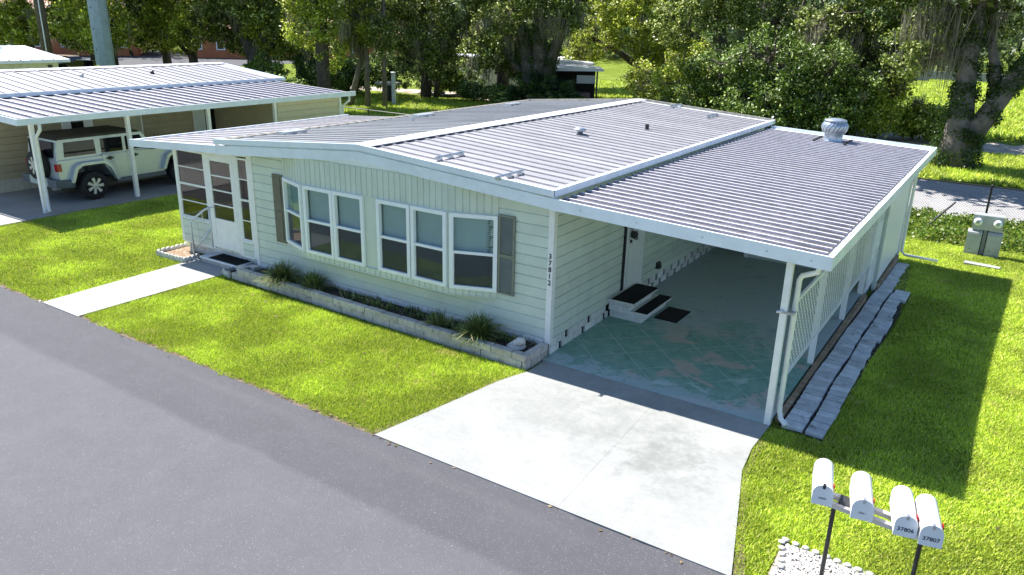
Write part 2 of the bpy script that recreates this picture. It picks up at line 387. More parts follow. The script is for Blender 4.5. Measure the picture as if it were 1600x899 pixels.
def blob(cx, cy, rx, ry, rot=0., n=40, j=.15):
    return [(cx+math.cos(rot)*rx*k*math.cos(a)-math.sin(rot)*ry*k*math.sin(a), cy+math.sin(rot)*rx*k*math.cos(a)+math.cos(rot)*ry*k*math.sin(a))
            for i in range(n) for a, k in [(2*PI*i/n, 1+R.uniform(-j, j))]]
sheet('sandy_track', ragged(-6, 40, 33.5, 60, .5)+ragged(40, -6, 38.0, 60, .6), -.318, SAND)
sheet('sandy_patch', blob(6, 46.5, 9, 1.6, .1), -.316, SAND)
sheet('sandy_patch', blob(4.2, 29.6, 2.6, 1.1, .2), -.317, SAND)
sheet('dirt_path', [(-60, 30)]+[(-40+i*1.0, 35.6+1.2*math.sin(i*.15)+R.uniform(-.2, .2)) for i in range(26)]+[(-13+0*i, 38.5) for i in range(1)]+[(-15-i, 39.6+1.2*math.sin(i*.15)+R.uniform(-.2, .2)) for i in range(26)]+[(-60, 33)], -.319, SAND)
sheet('far_parking_lot', [(-130, 20), (-66, 30), (-70, 62), (-130, 60)], -.31, FARLOT)
for nm, pts in (('soil_edge', [(-60, -3.51), (-8.84, -3.51), (-8.84, -3.4), (-60, -3.4)]), ('soil_edge', [(-7.6, -3.51), (-.57, -3.51), (-.33, -2.26), (-.15, -1.24), (0, -.74), (-.1, -.74), (-.22, -1.24), (-.4, -2.2), (-.66, -3.4), (-7.6, -3.4)]), ('soil_edge', [(4.19, -3.51), (40, -3.51), (40, -3.4), (4.28, -3.4), (4.07, -2.74), (3.74, -1.54), (3.69, -.6), (3.63, -.6), (3.62, -.95), (3.68, -1.55), (4.0, -2.78)])):
    sheet(nm, pts, -.02, SOILE)
# ------------------------------------------------------------------ shared building pieces
def pan_mesh(x0, z0, x1, z1, wid, rib=.045, rh=.028, gap=.003, mats=(ROOFP, ROOFP), side=None):
    "one roof pan running down the slope with a raised rib along its near edge (y from 0 to wid)"
    dx, dz = x1-x0, z1-z0; L = math.hypot(dx, dz); nx, nz = -dz/L, dx/L
    if nz < 0: nx, nz = -nx, -nz
    pr = [(0, 0), (0, .012), (.006, rh), (rib-.008, rh), (rib, .012), (rib+.02, .006), (wid-gap, .006), (wid-gap, 0)]
    mb = MB(); n = len(pr)
    for (x, z) in ((x0, z0), (x1, z1)):
        mb.v += [(x+nx*h, y, z+nz*h) for y, h in pr]
    fs = [(i, (i+1) % n, n+(i+1) % n, n+i) for i in range(n)]
    if x1 < x0: fs = [f[::-1] for f in fs]
    mb.f = fs+[tuple(range(n)), tuple(range(n, 2*n))]
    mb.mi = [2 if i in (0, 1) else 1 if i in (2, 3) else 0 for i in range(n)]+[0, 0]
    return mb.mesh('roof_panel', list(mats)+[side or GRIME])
def pans(parent, me, y0, y1, wid, dz=None):
    i = 0; y = y0
    while y+wid <= y1+.02:
        put('roof_panel', me, parent, (R.uniform(-.004, .004), y, 0 if dz is None else dz(y))); y += wid; i += 1
def lap(length, axis, h=.2, out=-1, t=.02):
    "one lap-siding board: bottom edge proud, top tucked in"
    mb = MB(); pr = [(0, 0), (out*(t+.004), 0), (out*(t+.004), .02), (out*t, h-.026), (out*.006, h-.018), (out*.004, h-.003), (0, h-.003)]
    mb.prism(pr if axis == 'x' else pr, axis, 0, length); return mb
def bar_frame(mb, x0, x1, z0, z1, w, y0, y1, wt=None, wb=None):
    wt = wt or w; wb = wb or w
    mb.box(x0, x0+w, y0, y1, z0, z1).box(x1-w, x1, y0, y1, z0, z1)
    mb.box(x0+w, x1-w, y0+.001, y1-.001, z1-wt, z1).box(x0+w, x1-w, y0+.001, y1-.001, z0, z0+wb); return mb
def window(parent, M, w, z0, z1, blinds=True, lower=None, frame=.066, mrail=.45):
    "double-hung vinyl window; local x along the wall, -y outwards"
    mb = MB(); mb.M = M
    bar_frame(mb, .008, w-.008, z0, z1, frame, -.05, .03, wb=.06)
    zm = z0+(z1-z0)*mrail+.05
    mb.box(frame, w-frame, -.035, .012, zm-.022, zm+.022)
    mb.box(frame, frame+.018, -.028, .01, z0+.06, zm-.022).box(w-frame-.018, w-frame, -.028, .01, z0+.06, zm-.022)
    f = part('window', mb, VINYL, parent)
    for nm, a, b, y, m in (('pane', zm+.02, z1-frame+.005, .012, GLASSU), ('pane', z0+.055, zm-.02, -.006, lower or GLASSL)):
        p = MB(); p.M = M; p.box(frame-.004, w-frame+.004, y, y+.006, a, b); part(nm, p, m, f)
    if blinds:
        b = MB(); b.M = M; z = z0+.07
        while z < z1-.08:
            b.add([(frame, .075, z), (w-frame, .075, z), (w-frame, .055, z+.056), (frame, .055, z+.056)], [(0, 1, 2, 3)]); z += .037
        part('blind', b, BLIND, f, kind='stuff')
    return f
def block_row(parent, axis, a, b, z0, z1, fixed, depth, L=.4, m=BLOCKW, off=0., gap=.006, skip=None, jit=.003, name='block'):
    "a course of separate masonry blocks along an axis"
    p = a-off; k = 0
    while p < b-.03:
        s, e = max(p, a), min(p+L, b); p += L; k += 1
        if e-s < .05: continue
        g = skip(k) if skip else 0
        e -= g
        f0 = fixed+R.uniform(-jit, jit)
        mb = MB()
        if axis == 'x': mb.cbox(s+gap/2, e-gap/2, f0, f0+depth, z0+gap/2, z1-gap/2, .008, .002)
        else: mb.cbox(f0-depth, f0, s+gap/2, e-gap/2, z0+gap/2, z1-gap/2, .008, .002)
        part(name, mb, m, parent)

# ------------------------------------------------------------------ the mobile home
XL, XRIDGE, XR = -7.64, -3.74, .16
def ztop(x):                                           # top of the main roof
    return 3.06-(x-XRIDGE)*(.27/3.9) if x > XRIDGE else 3.06-(XRIDGE-x)*(.29/3.9)
H = thing('mobile_home', (-3.5, 5.5, 0), 'cream sided mobile home with white ribbed metal roof and wide bay window', 'house')
def home():
    # solid body behind the siding
    W = MB().prism([(-7.05, .262), (-.02, .262), (-.02, 2.66), (XRIDGE, 2.93), (-7.05, 2.66)], 'y', .022, 11.0)
    wall = part('wall', W, SIDING, H)
    # lap siding, front: boards cut under the roof slope
    for i in range(15):
        z = .27+.17*i; top = z+.17
        if top < 2.6: a, b = -6.98, -.07
        else:
            k = (2.93-top)/.27; a, b = XRIDGE-3.2*k, XRIDGE+3.55*k
            if b-a < .5: continue
        put('siding_board', lap(b-a, 'x', .17).mesh('siding_board', SIDING), wall, (a, .02, z))
    # lap siding on the carport side, left and right of the door
    m1 = lap(2.5, 'y', .17, 1).mesh('siding_board', SIDING); m2 = lap(7.43, 'y', .17, 1).mesh('siding_board', SIDING)
    for i in range(13):
        put('siding_board', m1, wall, (-.02, .07, .27+.17*i)); put('siding_board', m2, wall, (-.02, 3.55, .27+.17*i))
    # corner posts
    mb = MB().box(-.085, .012, -.014, .0, .2, 2.6).box(.001, .012, .0, .085, .2, 2.6); part('corner_trim', mb, WHITE, H)
    mb = MB().box(-7.06, -6.975, -.014, .002, .12, 2.62); part('corner_trim', mb, WHITE, H)
    # foundation: dark void behind pierced block courses
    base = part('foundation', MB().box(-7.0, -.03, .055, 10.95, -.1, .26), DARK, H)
    block_row(base, 'x', -7.0, -.06, 0, .13, -.006, .05, .4, off=.1)
    block_row(base, 'x', -7.0, -.06, .13, .262, -.006, .05, .4, off=.3)
    block_row(base, 'y', .02, 2.12, 0, .13, .004, .03, .4, skip=lambda k: .11 if k % 2 == 1 else .006)
    block_row(base, 'y', .02, 2.12, .13, .262, .004, .03, .4, off=.2, skip=lambda k: .11 if k % 2 == 0 else .006)
    block_row(base, 'y', 3.38, 10.9, 0, .13, .004, .03, .4, skip=lambda k: .11)
    block_row(base, 'y', 3.38, 10.9, .13, .262, .004, .03, .4, off=.2, skip=lambda k: .11)
    # roof: deck, fascias, ribs
    deck = MB().prism([(XL+.05, ztop(XL+.05)-.1), (XR-.05, ztop(XR-.05)-.1), (XR-.05, ztop(XR-.05)-.055), (XRIDGE, 3.0), (XL+.05, ztop(XL+.05)-.055)], 'y', -.3, 11.3)
    roof = part('roof', deck, TRIM, H)
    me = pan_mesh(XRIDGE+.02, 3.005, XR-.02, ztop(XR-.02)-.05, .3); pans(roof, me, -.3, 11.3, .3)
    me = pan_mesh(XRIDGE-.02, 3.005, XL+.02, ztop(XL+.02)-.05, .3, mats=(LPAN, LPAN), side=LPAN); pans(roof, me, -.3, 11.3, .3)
    cap = MB()
    y = -.32
    while y < 11.2:                                     # short overlapping cap lengths with turned-down lips
        cap.prism([(XRIDGE-.21, 3.028), (XRIDGE-.21, 3.04), (XRIDGE, 3.062), (XRIDGE+.21, 3.042), (XRIDGE+.21, 3.028), (XRIDGE, 3.05)], 'y', y, y+2.9); y += 2.885
    part('ridge_cap', cap, RIBW, roof)
    for sgn, xe in ((1, XR), (-1, XL)):
        e = MB(); z = ztop(xe)
        e.box(min(xe, xe-sgn*.03), max(xe, xe-sgn*.03), -.32, 11.33, z-.115, z-.01)
        e.box(min(xe-sgn*.03, xe-sgn*.09), max(xe-sgn*.03, xe-sgn*.09), -.318, 11.32, z-.05, z-.015)
        part('eave_gutter', e, TRIM if sgn > 0 else TANTRIM, roof)
    def sloped(name, y0, y1, pts, th, m):
        mb = MB()
        for (xa, za), (xb, zb) in zip(pts, pts[1:]):
            mb.prism([(xa, za-th), (xb, zb-th), (xb, zb), (xa, za)], 'y', y0, y1)
        return part(name, mb, m, roof)
    sloped('gable_trim', -.355, -.3, [(XL, ztop(XL)), (XRIDGE, 3.065), (XR, ztop(XR))], .1, TRIM)
    sloped('gable_trim', 11.3, 11.35, [(XL, ztop(XL)), (XRIDGE, 3.065), (XR, ztop(XR))], .1, TANTRIM)
    sloped('gable_fascia', -.335, -.302, [(-7.6, 2.645), (XRIDGE, 2.935), (XR, 2.665)], .175, TRIM)
    # roof fittings
    for (x, y) in ((-2.24, .3), (-.82, -.05), (-2.55, 11.0), (-1.2, 10.2)):   # strap brackets across ribs
        b = MB(); z = ztop(x)-.02
        b.tube([(x, y-.38, z+.035), (x, y+.4, z+.035)], .014, 6); b.box(x-.02, x+.03, y-.39, y+.41, z+.02, z+.03)
        for k in range(3): b.box(x-.04, x+.06, y-.3+k*.3-.015, y-.3+k*.3+.02, z-.02, z+.03)
        part('roof_strap', b, GALV, roof)
    v = MB(); v.lathe([(.07, 2.86), (.07, 2.98), (.13, 2.98), (.13, 3.01), (.09, 3.04), (.01, 3.05)], 14, (-2.0, 4.4, 0)); part('roof_vent', v, GALV, roof, smooth=True)
    v = MB(); v.lathe([(.045, 2.8), (.045, 2.97), (.03, 2.97), (.03, 2.9)], 12, (-1.41, 6.5, 0)); part('vent_pipe', v, BLACK, roof)
    v = MB(); v.lathe([(.05, 2.8), (.05, 2.95), (.03, 2.95), (.03, 2.9)], 12, (-6.2, 4.0, 0)); part('vent_pipe', v, GALV, roof)
    for x, y in ((-7.2, 1.2), (-7.1, 5.4), (-6.9, 9.2)):
        v = MB().box(x-.04, x+.2, y-.3, y+.3, ztop(x)-.06, ztop(x)+.03); part('roof_strap', v, GALV, roof)
    # bay window
    bx = [(-6.07, .0), (-5.24, -.29), (-1.81, -.29), (-1.02, .0)]
    body = MB().prism(bx+[(-1.02, .015), (-6.07, .015)], 'z', .76, .864); body.prism(bx+[(-1.02, .015), (-6.07, .015)], 'z', 2.17, 2.68)
    body.box(-3.675, -3.375, -.285, -.05, .86, 2.175).box(-5.25, -5.2, -.285, -.2, .86, 2.175).box(-1.84, -1.8, -.285, -.2, .86, 2.175)
    bay = part('bay', body, SIDING, H)
    part('bay_recess', MB().prism([(-5.95, .012), (-5.2, -.12), (-1.85, -.12), (-1.1, .012)], 'z', .864, 2.17), INTER, bay)
    for (p, q) in zip(bx, bx[1:]):                      # narrow vertical boards above and below the glass
        L = math.hypot(q[0]-p[0], q[1]-p[1]); a = math.atan2(q[1]-p[1], q[0]-p[0]); n = max(3, round(L/.126)); s = L/n
        for (z0, z1) in ((.772, .86), (2.185, 2.66)):
            mb = MB().prism([(0.008, 0), (.014, -.014), (s-.014, -.014), (s-.008, 0)], 'z', z0, z1); me = mb.mesh('panel_board', SIDING)
            for i in range(n):
                put('panel_board', me, bay, (p[0]+math.cos(a)*s*i, p[1]+math.sin(a)*s*i-.0005, 0), a)
        mb = MB(); mb.M = Matrix.Translation((p[0], p[1], 0)) @ Matrix.Rotation(a, 4, 'Z')
        mb.box(0, L, -.022, .0, .757, .772); part('trim_strip', mb, SIDING, bay)
        for za, zb in ((.86, .873), (2.165, 2.186)):
            m2 = MB(); m2.M = mb.M; m2.box(0, L, -.021, 0, za, zb); part('trim_strip', m2, SIDING, bay)
    def wat(x, y, a): return Matrix.Translation((x, y, 0)) @ Matrix.Rotation(a, 4, 'Z')
    for x in (-5.2, -4.44, -3.375, -2.6): window(H, wat(x, -.285, 0), .765, .875, 2.163)
    aL = math.atan2(-.29, .83); aR = math.atan2(.29, .79)
    window(H, wat(-6.05, -.005, aL), .85, .875, 2.163, mrail=.47); window(H, wat(-1.8, -.288, aR), .83, .875, 2.163)
    # shutters
    s = MB().box(-6.37, -6.09, -.035, -.004, .82, 2.19); sh = part('shutter', s, BROWN, H, label='brown raised panel shutter')
    for z0, z1 in ((.88, 1.46), (1.52, 2.13)): part('raised_panel', MB().prism([(-6.32, z0), (-6.14, z0), (-6.14, z1), (-6.32, z1)], 'y', -.047, -.036), BROWN, sh)
    f = MB(); bar_frame(f, -1.0, -.69, .87, 2.2, .035, -.04, -.004); f.box(-.965, -.725, -.038, -.006, 1.5, 1.55); f.box(-.97, -.72, -.012, -.005, .9, 2.17)
    sh = part('shutter', f, OLIVE, H, label='olive grey louvred shutter')
    sl_ = MB(); z = .915
    while z < 2.15:
        if not 1.47 < z < 1.55: sl_.add([(-.965, -.036, z), (-.725, -.036, z), (-.725, -.014, z+.03), (-.965, -.014, z+.03)], [(0, 1, 2, 3)])
        z += .033
    part('louvre', sl_, OLIVE, sh, kind='stuff')
    # house number on the corner trim, one digit under the other
    NUM = mat('black_numeral', (.012, .012, .03), .5)
    for i, d in enumerate('37812'):
        me = text_mesh(d, .115, NUM); me.transform(Matrix.Translation((-.036, -.0175, 1.665-i*.108)) @ Matrix.Rotation(PI/2, 4, 'X'))
        put('numeral', me, H)
    # side door
    dm = MB().box(.0, .03, 2.68, 2.75, .33, 2.42).box(.0, .03, 3.4, 3.47, .33, 2.42).box(.0, .028, 2.75, 3.4, 2.36, 2.42).box(.0, .05, 2.66, 3.5, .3, .34)
    fr = part('door_frame', dm, WHITE, H)
    part('door_gap', MB().box(-.0, .012, 2.575, 2.68, .3, 2.42), DARK, fr)
    dr = MB().box(.004, .024, 2.79, 3.4, .34, 1.45).box(.004, .024, 2.79, 2.87, 1.45, 2.36).box(.004, .024, 3.33, 3.4, 1.45, 2.36).box(.004, .024, 2.87, 3.33, 2.28, 2.36)
    door = part('side_door', dr, WHITE, H)
    part('pane', MB().box(.008, .014, 2.87, 3.33, 1.45, 2.28), GLASSL, door)
    g = MB()
    for k in range(3):                                   # white diamond grille
        y0 = 2.87+k*.153
        for q in (0, 1):
            a = (y0, 1.47), (y0+.153, 1.87)
            for zo in (0, .4): 
                p0 = (.02, a[0][0] if q == 0 else a[1][0], 1.47+zo); p1 = (.02, a[1][0] if q == 0 else a[0][0], 1.87+zo)
                g.tube([p0, p1], .012, 4)
    part('grille', g, WHITE, door)
    part('handle', MB().box(.024, .06, 2.81, 2.84, 1.27, 1.32), BLACK, door)
    # sided-over opening and dryer vent on the side wall
    j = MB().box(.003, .016, 4.38, 4.41, .48, 2.4).box(.003, .016, 5.12, 5.15, .48, 2.4).box(.003, .015, 4.41, 5.12, .48, .51); part('trim_channel', j, SIDING, H)
    j = MB().prism([(.0, .4), (.075, .4), (.05, .52), (.0, .53)], 'y', 4.22, 4.37); part('dryer_vent', j, BLACK, H)
    j = MB().tube([(.02, 2.5, 1.75), (.02, 2.5, 1.9)], .025, 8); part('porch_light', j, WHITE, H)
home()

# ------------------------------------------------------------------ enclosed porch on the left
PO = thing('enclosed_porch', (-8.3, 3, 0), 'enclosed front porch with screened windows and curtains left of the bay window', 'porch')
def porch():
    X0, X1, Y1 = -9.56, -7.06, 6.0
    fl = part('floor', MB().box(X0+.06, X1, .235, Y1, -.3, .34).box(X0+.03, X1, .03, .235, .3, .34), BLOCKW, PO)
    block_row(fl, 'x', X0+.12, X1, .0, .14, .18, .05, .4); block_row(fl, 'x', X0+.12, X1, .14, .28, .18, .05, .4, off=.2)
    block_row(fl, 'y', .08, Y1, -.2, .0, X0+.12, .05, .4); block_row(fl, 'y', .08, Y1, .0, .14, X0+.12, .05, .4); block_row(fl, 'y', .08, Y1, .14, .28, X0+.12, .05, .4, off=.2)
    part('back_wall', MB().box(X0, X1, Y1-.04, Y1, .3, 2.45), SIDING, PO)
    inner = part('inner_wall', MB().box(X1-.0, X1+.008, .02, Y1, .3, 2.5), SIDING, PO)
    # posts
    for a, b in ((X0, X0+.08), (-8.52, -8.46), (-7.52, -7.46), (X1-.07, X1-.002)):
        part('post', MB().box(a, b, -.012, .06, .3, 2.5), WHITE, PO)
    part('post', MB().box(X0, X0+.06, 2.9, 2.98, .3, 2.45), WHITE, PO); part('post', MB().box(X0, X0+.06, Y1-.08, Y1, .3, 2.45), WHITE, PO)
    # low siding walls: two lap boards and a sill
    for a, b, s in ((X0+.08, -8.52, .84), (-7.46, X1-.07, .62)):
        wl = part('low_wall', MB().box(a, b, .01, .05, .3, s), SIDING, PO)
        n = 3 if s > .7 else 2; h = (s-.33)/n
        for i in range(n): put('siding_board', lap(b-a, 'x', h).mesh('siding_board', SIDING), wl, (a, .01, .32+i*h))
        part('sill', MB().box(a-.02, b+.01, -.025, .05, s, s+.035), WHITE, wl); part('base_trim', MB().box(a-.02, b, -.02, .05, .29, .325), WHITE, wl)
    wl = part('low_wall', MB().box(X0, X0+.04, .06, Y1, .3, .84), SIDING, PO)
    part('sill', MB().box(X0-.02, X0+.05, .06, Y1, .84, .875), WHITE, wl)
    for ya, yb in ((.06, 2.9), (2.98, Y1-.08)): part('side_pane', MB().box(X0+.015, X0+.02, ya, yb, .875, 2.4), GLASSD2, PO)  # unseen side panes, added to dim the porch inside
    def lites(x0, x1, z0, z1, n, nm='screen_window', y=.0):
        mb = MB(); bar_frame(mb, x0, x1, z0, z1, .035, y-.006, y+.035)
        for i in range(1, n):
            z = z0+(z1-z0)*i/n; t = .022 if i == n//2 else .01; mb.box(x0+.035, x1-.035, y-.003, y+.03, z-t, z+t)
        o = part(nm, mb, WHITE, PO)
        for i in range(n):
            p = MB().box(x0+.035, x1-.035, y+.012, y+.016, z0+(z1-z0)*i/n+.012, z0+(z1-z0)*(i+1)/n-.012); part('pane', p, GLASSP, o)
    lites(X0+.08, -8.52, .875, 2.36, 4); lites(-7.46, X1-.07, .655, 2.38, 4)
    # storm door
    d = MB(); bar_frame(d, -8.41, -7.57, .36, 2.34, .095, -.02, .02, wt=.11, wb=.12)
    d.box(-8.315, -7.665, -.012, .012, .48, 1.0)
    for i in (1, 2, 3):
        z = 1.0+(2.23-1.0)*i/4; d.box(-8.315, -7.665, -.016, .016, z-.014, z+.014)
    do = part('storm_door', d, WHITE, PO)
    for i in range(4):
        part('pane', MB().box(-8.315, -7.665, -.002, .002, 1.0+.3075*i+.014, 1.0+.3075*(i+1)-.014), GLASSP, do)
    part('handle', MB().tube([(-8.37, -.06, 1.22), (-8.37, -.02, 1.22), (-8.33, -.06, 1.23)], .016, 6), GALV, do)
    part('door_jamb', MB().box(-8.46, -8.41, -.015, .05, .3, 2.4).box(-7.57, -7.52, -.015, .05, .3, 2.4).box(-8.41, -7.57, -.013, .05, 2.34, 2.42), WHITE, PO)
    part('top_plate', MB().prism([(X0, 2.34), (X1, 2.42), (X1, 2.6), (X0, 2.44)], 'y', -.008, .045), WHITE, PO)
    # pleated curtains inside
    def pleats(nm, p0, p1, z0, z1, n):
        mb = MB(); p0, p1 = Vector(p0), Vector(p1); d = p1-p0; n = n//2; a0 = math.atan2(d.y, d.x)
        for i in range(n):                               # separate hanging folds turned this way and that, dark gaps between
            q = p0+d*(i+.5)/n; a = a0+R.uniform(-1.0, 1.0); hw = d.length/n*.42; c, s = math.cos(a)*hw, math.sin(a)*hw
            mb.add([(q.x-c, q.y-s, z0), (q.x+c, q.y+s, z0), (q.x+c, q.y+s, z1), (q.x-c, q.y-s, z1)], [(0, 1, 2, 3)])
        part(nm, mb, CURTAIN, PO, kind='stuff')
    pleats('curtain', (-8.95, .4), (-7.15, .4), 1.45, 2.4, 34); pleats('curtain', (-9.42, .7), (-9.42, 5.6), 1.25, 2.35, 60); pleats('curtain', (-7.2, .5), (-7.2, 5.6), .5, 2.35, 60); pleats('curtain', (-9.3, 5.7), (-7.3, 5.7), .6, 2.35, 60)
    seat = MB().cbox(-8.9, -7.3, 1.9, 2.6, .35, .8, .05); part('inner_bench', seat, mat('tan_upholstery', (.5, .36, .2), .9), PO)
    # roof
    rf = part('roof', MB().prism([(-10.55, 2.38), (-7.66, 2.57), (-7.66, 2.6), (-10.55, 2.41)], 'y', -.3, 6.3), TRIM, PO)
    me = pan_mesh(-7.62, 2.615, -10.55, 2.43, .3); pans(rf, me, -.28, 6.3, .3)
    f = MB().prism([(-10.61, 2.32), (-7.6, 2.49), (-7.6, 2.645), (-10.61, 2.475)], 'y', -.34, -.305); part('fascia', f, TRIM, rf)
    part('eave_gutter', MB().box(-10.61, -10.56, -.305, 6.32, 2.33, 2.465), TRIM, rf)
porch()

# ------------------------------------------------------------------ carport and storage shed on the right
CP = thing('carport', (2, 5, 0), 'attached carport with mildewed ribbed metal roof and white lattice side', 'carport')
def zc(x): return 2.615-(x-.16)*(.175/3.86)
def carport():
    rf = part('roof', MB().prism([(.17, zc(.17)-.045), (4.0, zc(4.0)-.045), (4.0, zc(4.0)-.012), (.17, zc(.17)-.012)], 'y', -.3, 10.95), TRIM, CP)
    me = pan_mesh(.17, zc(.17)-.01, 3.97, zc(3.97)-.01, .24, rib=.045, rh=.036, mats=(DIRTP, RIBW), side=RIBSHADEC); pans(rf, me, -.3, 10.95, .24)
    f = MB().prism([(XR, 2.49), (4.09, 2.318), (4.09, 2.495), (XR, 2.665)], 'y', -.34, -.305); part('front_beam', f, TRIM, rf)
    f = MB().prism([(XR, 2.5), (4.09, 2.318), (4.09, 2.495), (XR, 2.665)], 'y', 10.955, 10.99); part('rear_beam', f, TRIM, rf)
    for x in (.62, 1.5, 2.45, 3.3, 3.85): part('screw', MB().lathe([(.012, -.346), (.008, -.34)], 8, (x, 0, 2.575-.0446*(x-.16)), 'y'), GALV, rf)
    g = MB().box(4.06, 4.09, -.305, 10.955, 2.325, 2.497).box(3.97, 4.06, -.305, 10.955, 2.325, 2.35).box(3.955, 3.97, -.305, 10.955, 2.325, 2.42)
    part('gutter', g, TRIM, rf)
    part('gutter_leaves', MB().box(3.975, 4.055, -.3, 10.9, 2.351, 2.4), SOIL, rf, kind='stuff')
    # posts
    for i, y in enumerate((-.18, 2.23, 4.64, 6.43)):
        part('post', MB().box(3.535, 3.62, y-.04, y+.04, .0, 2.43), WHITE, CP)
    # downspout at the front post
    d = MB().tube([(3.93, -.22, 2.36), (3.92, -.2, 2.24), (3.72, -.1, 2.13), (3.69, -.08, 2.06), (3.68, -.06, .25), (3.69, -.07, .16), (3.73, -.12, .09), (3.82, -.2, .06)], .036, 10)
    dn = part('downspout', d, WHITE, CP, smooth=True)
    part('strap', MB().box(3.53, 3.72, -.235, -.225, 1.62, 1.65).box(3.53, 3.72, -.235, -.03, 1.635, 1.64), GALV, dn)
    part('hose_bracket', MB().tube([(3.5, -.24, 1.63), (3.58, -.24, 1.66)], .018, 6), GALV, dn)
    # lattice between the posts
    y0, y1, z0, z1 = .02, 6.42, .6, 1.72
    fr = MB().box(3.628, 3.66, y0, y1, z1-.05, z1).box(3.628, 3.66, y0, y1, z0, z0+.025)
    for y in (y0, y1-.04): fr.box(3.63, 3.658, y, y+.04, z0+.025, z1-.05)
    lt = part('lattice_frame', fr, WHITE, CP)
    sl_ = MB(); step = .14; hh = z1-z0
    for sgn, x in ((1, 3.6375), (-1, 3.6395)):
        c = y0-hh
        while c < y1:
            a, b = (c, z0), (c+hh, z1)
            ya, za, yb, zb = a[0], a[1], b[0], b[1]
            if ya < y0: za += (y0-ya); ya = y0
            if yb > y1: zb -= (yb-y1); yb = y1
            if yb-ya > .02:
                if sgn < 0: za, zb = z0+z1-za, z0+z1-zb
                wv = .02
                sl_.add([(x, ya, za-wv), (x, yb, zb-wv), (x, yb, zb+wv), (x, ya, za+wv), (x+.0016, ya, za-wv), (x+.0016, yb, zb-wv), (x+.0016, yb, zb+wv), (x+.0016, ya, za+wv)],
                        [(0, 1, 2, 3), (7, 6, 5, 4), (0, 4, 5, 1), (1, 5, 6, 2), (2, 6, 7, 3), (3, 7, 4, 0)])
            c += step
    part('lattice_slats', sl_, WHITE, lt, kind='stuff')
    # storage shed filling the rear of the carport
    sh = part('storage_shed', MB().box(.85, 3.66, 7.56, 10.85, .0, 2.4), SIDING, CP, label='pale storage shed built into the rear of the carport')
    part('corner_post', MB().box(3.64, 3.72, 7.5, 7.6, -.25, 2.4), SIDING, sh)
    part('corner_post', MB().box(3.64, 3.73, 10.8, 10.9, -.3, 2.4), WHITE, sh)
    part('corner_post', MB().box(.83, .93, 7.53, 7.6, .0, 2.4), WHITE, sh)
    part('side_panel', MB().box(3.66, 3.695, 7.6, 10.8, -.1, 2.4), WHITE, sh)
    for i in range(11): put('siding_board', lap(2.6, 'x').mesh('siding_board', SIDING), sh, (.95, 7.56, .05+.2*i))
    for k in range(12):                                   # white block pier between lattice and shed
        for j in range(2):
            part('block', MB().cbox(3.5, 3.655, 6.55+j*.46, 7.0+j*.46, .2*k+.004, .2*k+.196, .008, .002), BLOCKW, sh)
    part('base_timber', MB().box(3.7, 3.77, 7.55, 10.6, -.26, -.14), TIMBER, sh)
    part('downspout', MB().tube([(3.95, 10.9, 2.35), (3.78, 10.9, 2.15), (3.77, 10.9, -.1), (3.85, 10.95, -.2), (4.6, 11.0, -.24)], .036, 8), WHITE, CP, smooth=True)
    part('electric_box', MB().box(3.4, 3.46, 5.4, 5.7, 1.2, 1.7), GALV, CP)
carport()
TV = thing('turbine_vent', (1.92, 10.0, 2.5), 'round galvanised turbine vent standing on the carport roof', 'roof vent')
def turbine():
    x, y, z = 1.92, 10.0, 2.52
    part('collar', MB().lathe([(.24, z), (.21, z+.03), (.21, z+.2), (.23, z+.22)], 24, (x, y, 0)), VENTM, TV, smooth=True)
    me = None
    for k in range(20):
        a = 2*PI*k/20; mb = MB(); V = []
        for i in range(7):
            t = i/6; r = .21+.1*math.sin(PI*(.12+.76*t)); h = .22+.3*t; r *= 1 if t < .8 else .93
            for s, off in ((0, 0), (1, .05)):
                aa = .55*t+s*.27; V.append(((r+off*(1-s)*.4)*math.cos(aa), (r+off*(1-s)*.4)*math.sin(aa), h))
        mb.add(V, [(2*i, 2*i+1, 2*i+3, 2*i+2) for i in range(6)])
        me = me or mb.mesh('vane', VENTM, True)
        put('vane', me, TV, (x, y, z), a)
    part('cap', MB().lathe([(.27, z+.5), (.24, z+.53), (.15, z+.555), (.01, z+.565)], 24, (x, y, 0)), VENTM, TV, smooth=True)
    part('core', MB().lathe([(.17, z+.2), (.19, z+.35), (.17, z+.5)], 16, (x, y, 0)), BLACK, TV)
    part('flashing', MB().box(x-.36, x-.32, y-.5, y+.4, z+.05, z+.08).box(x+.34, x+.38, y-.5, y+.4, z+.02, z+.05), BLACK, TV)
turbine()
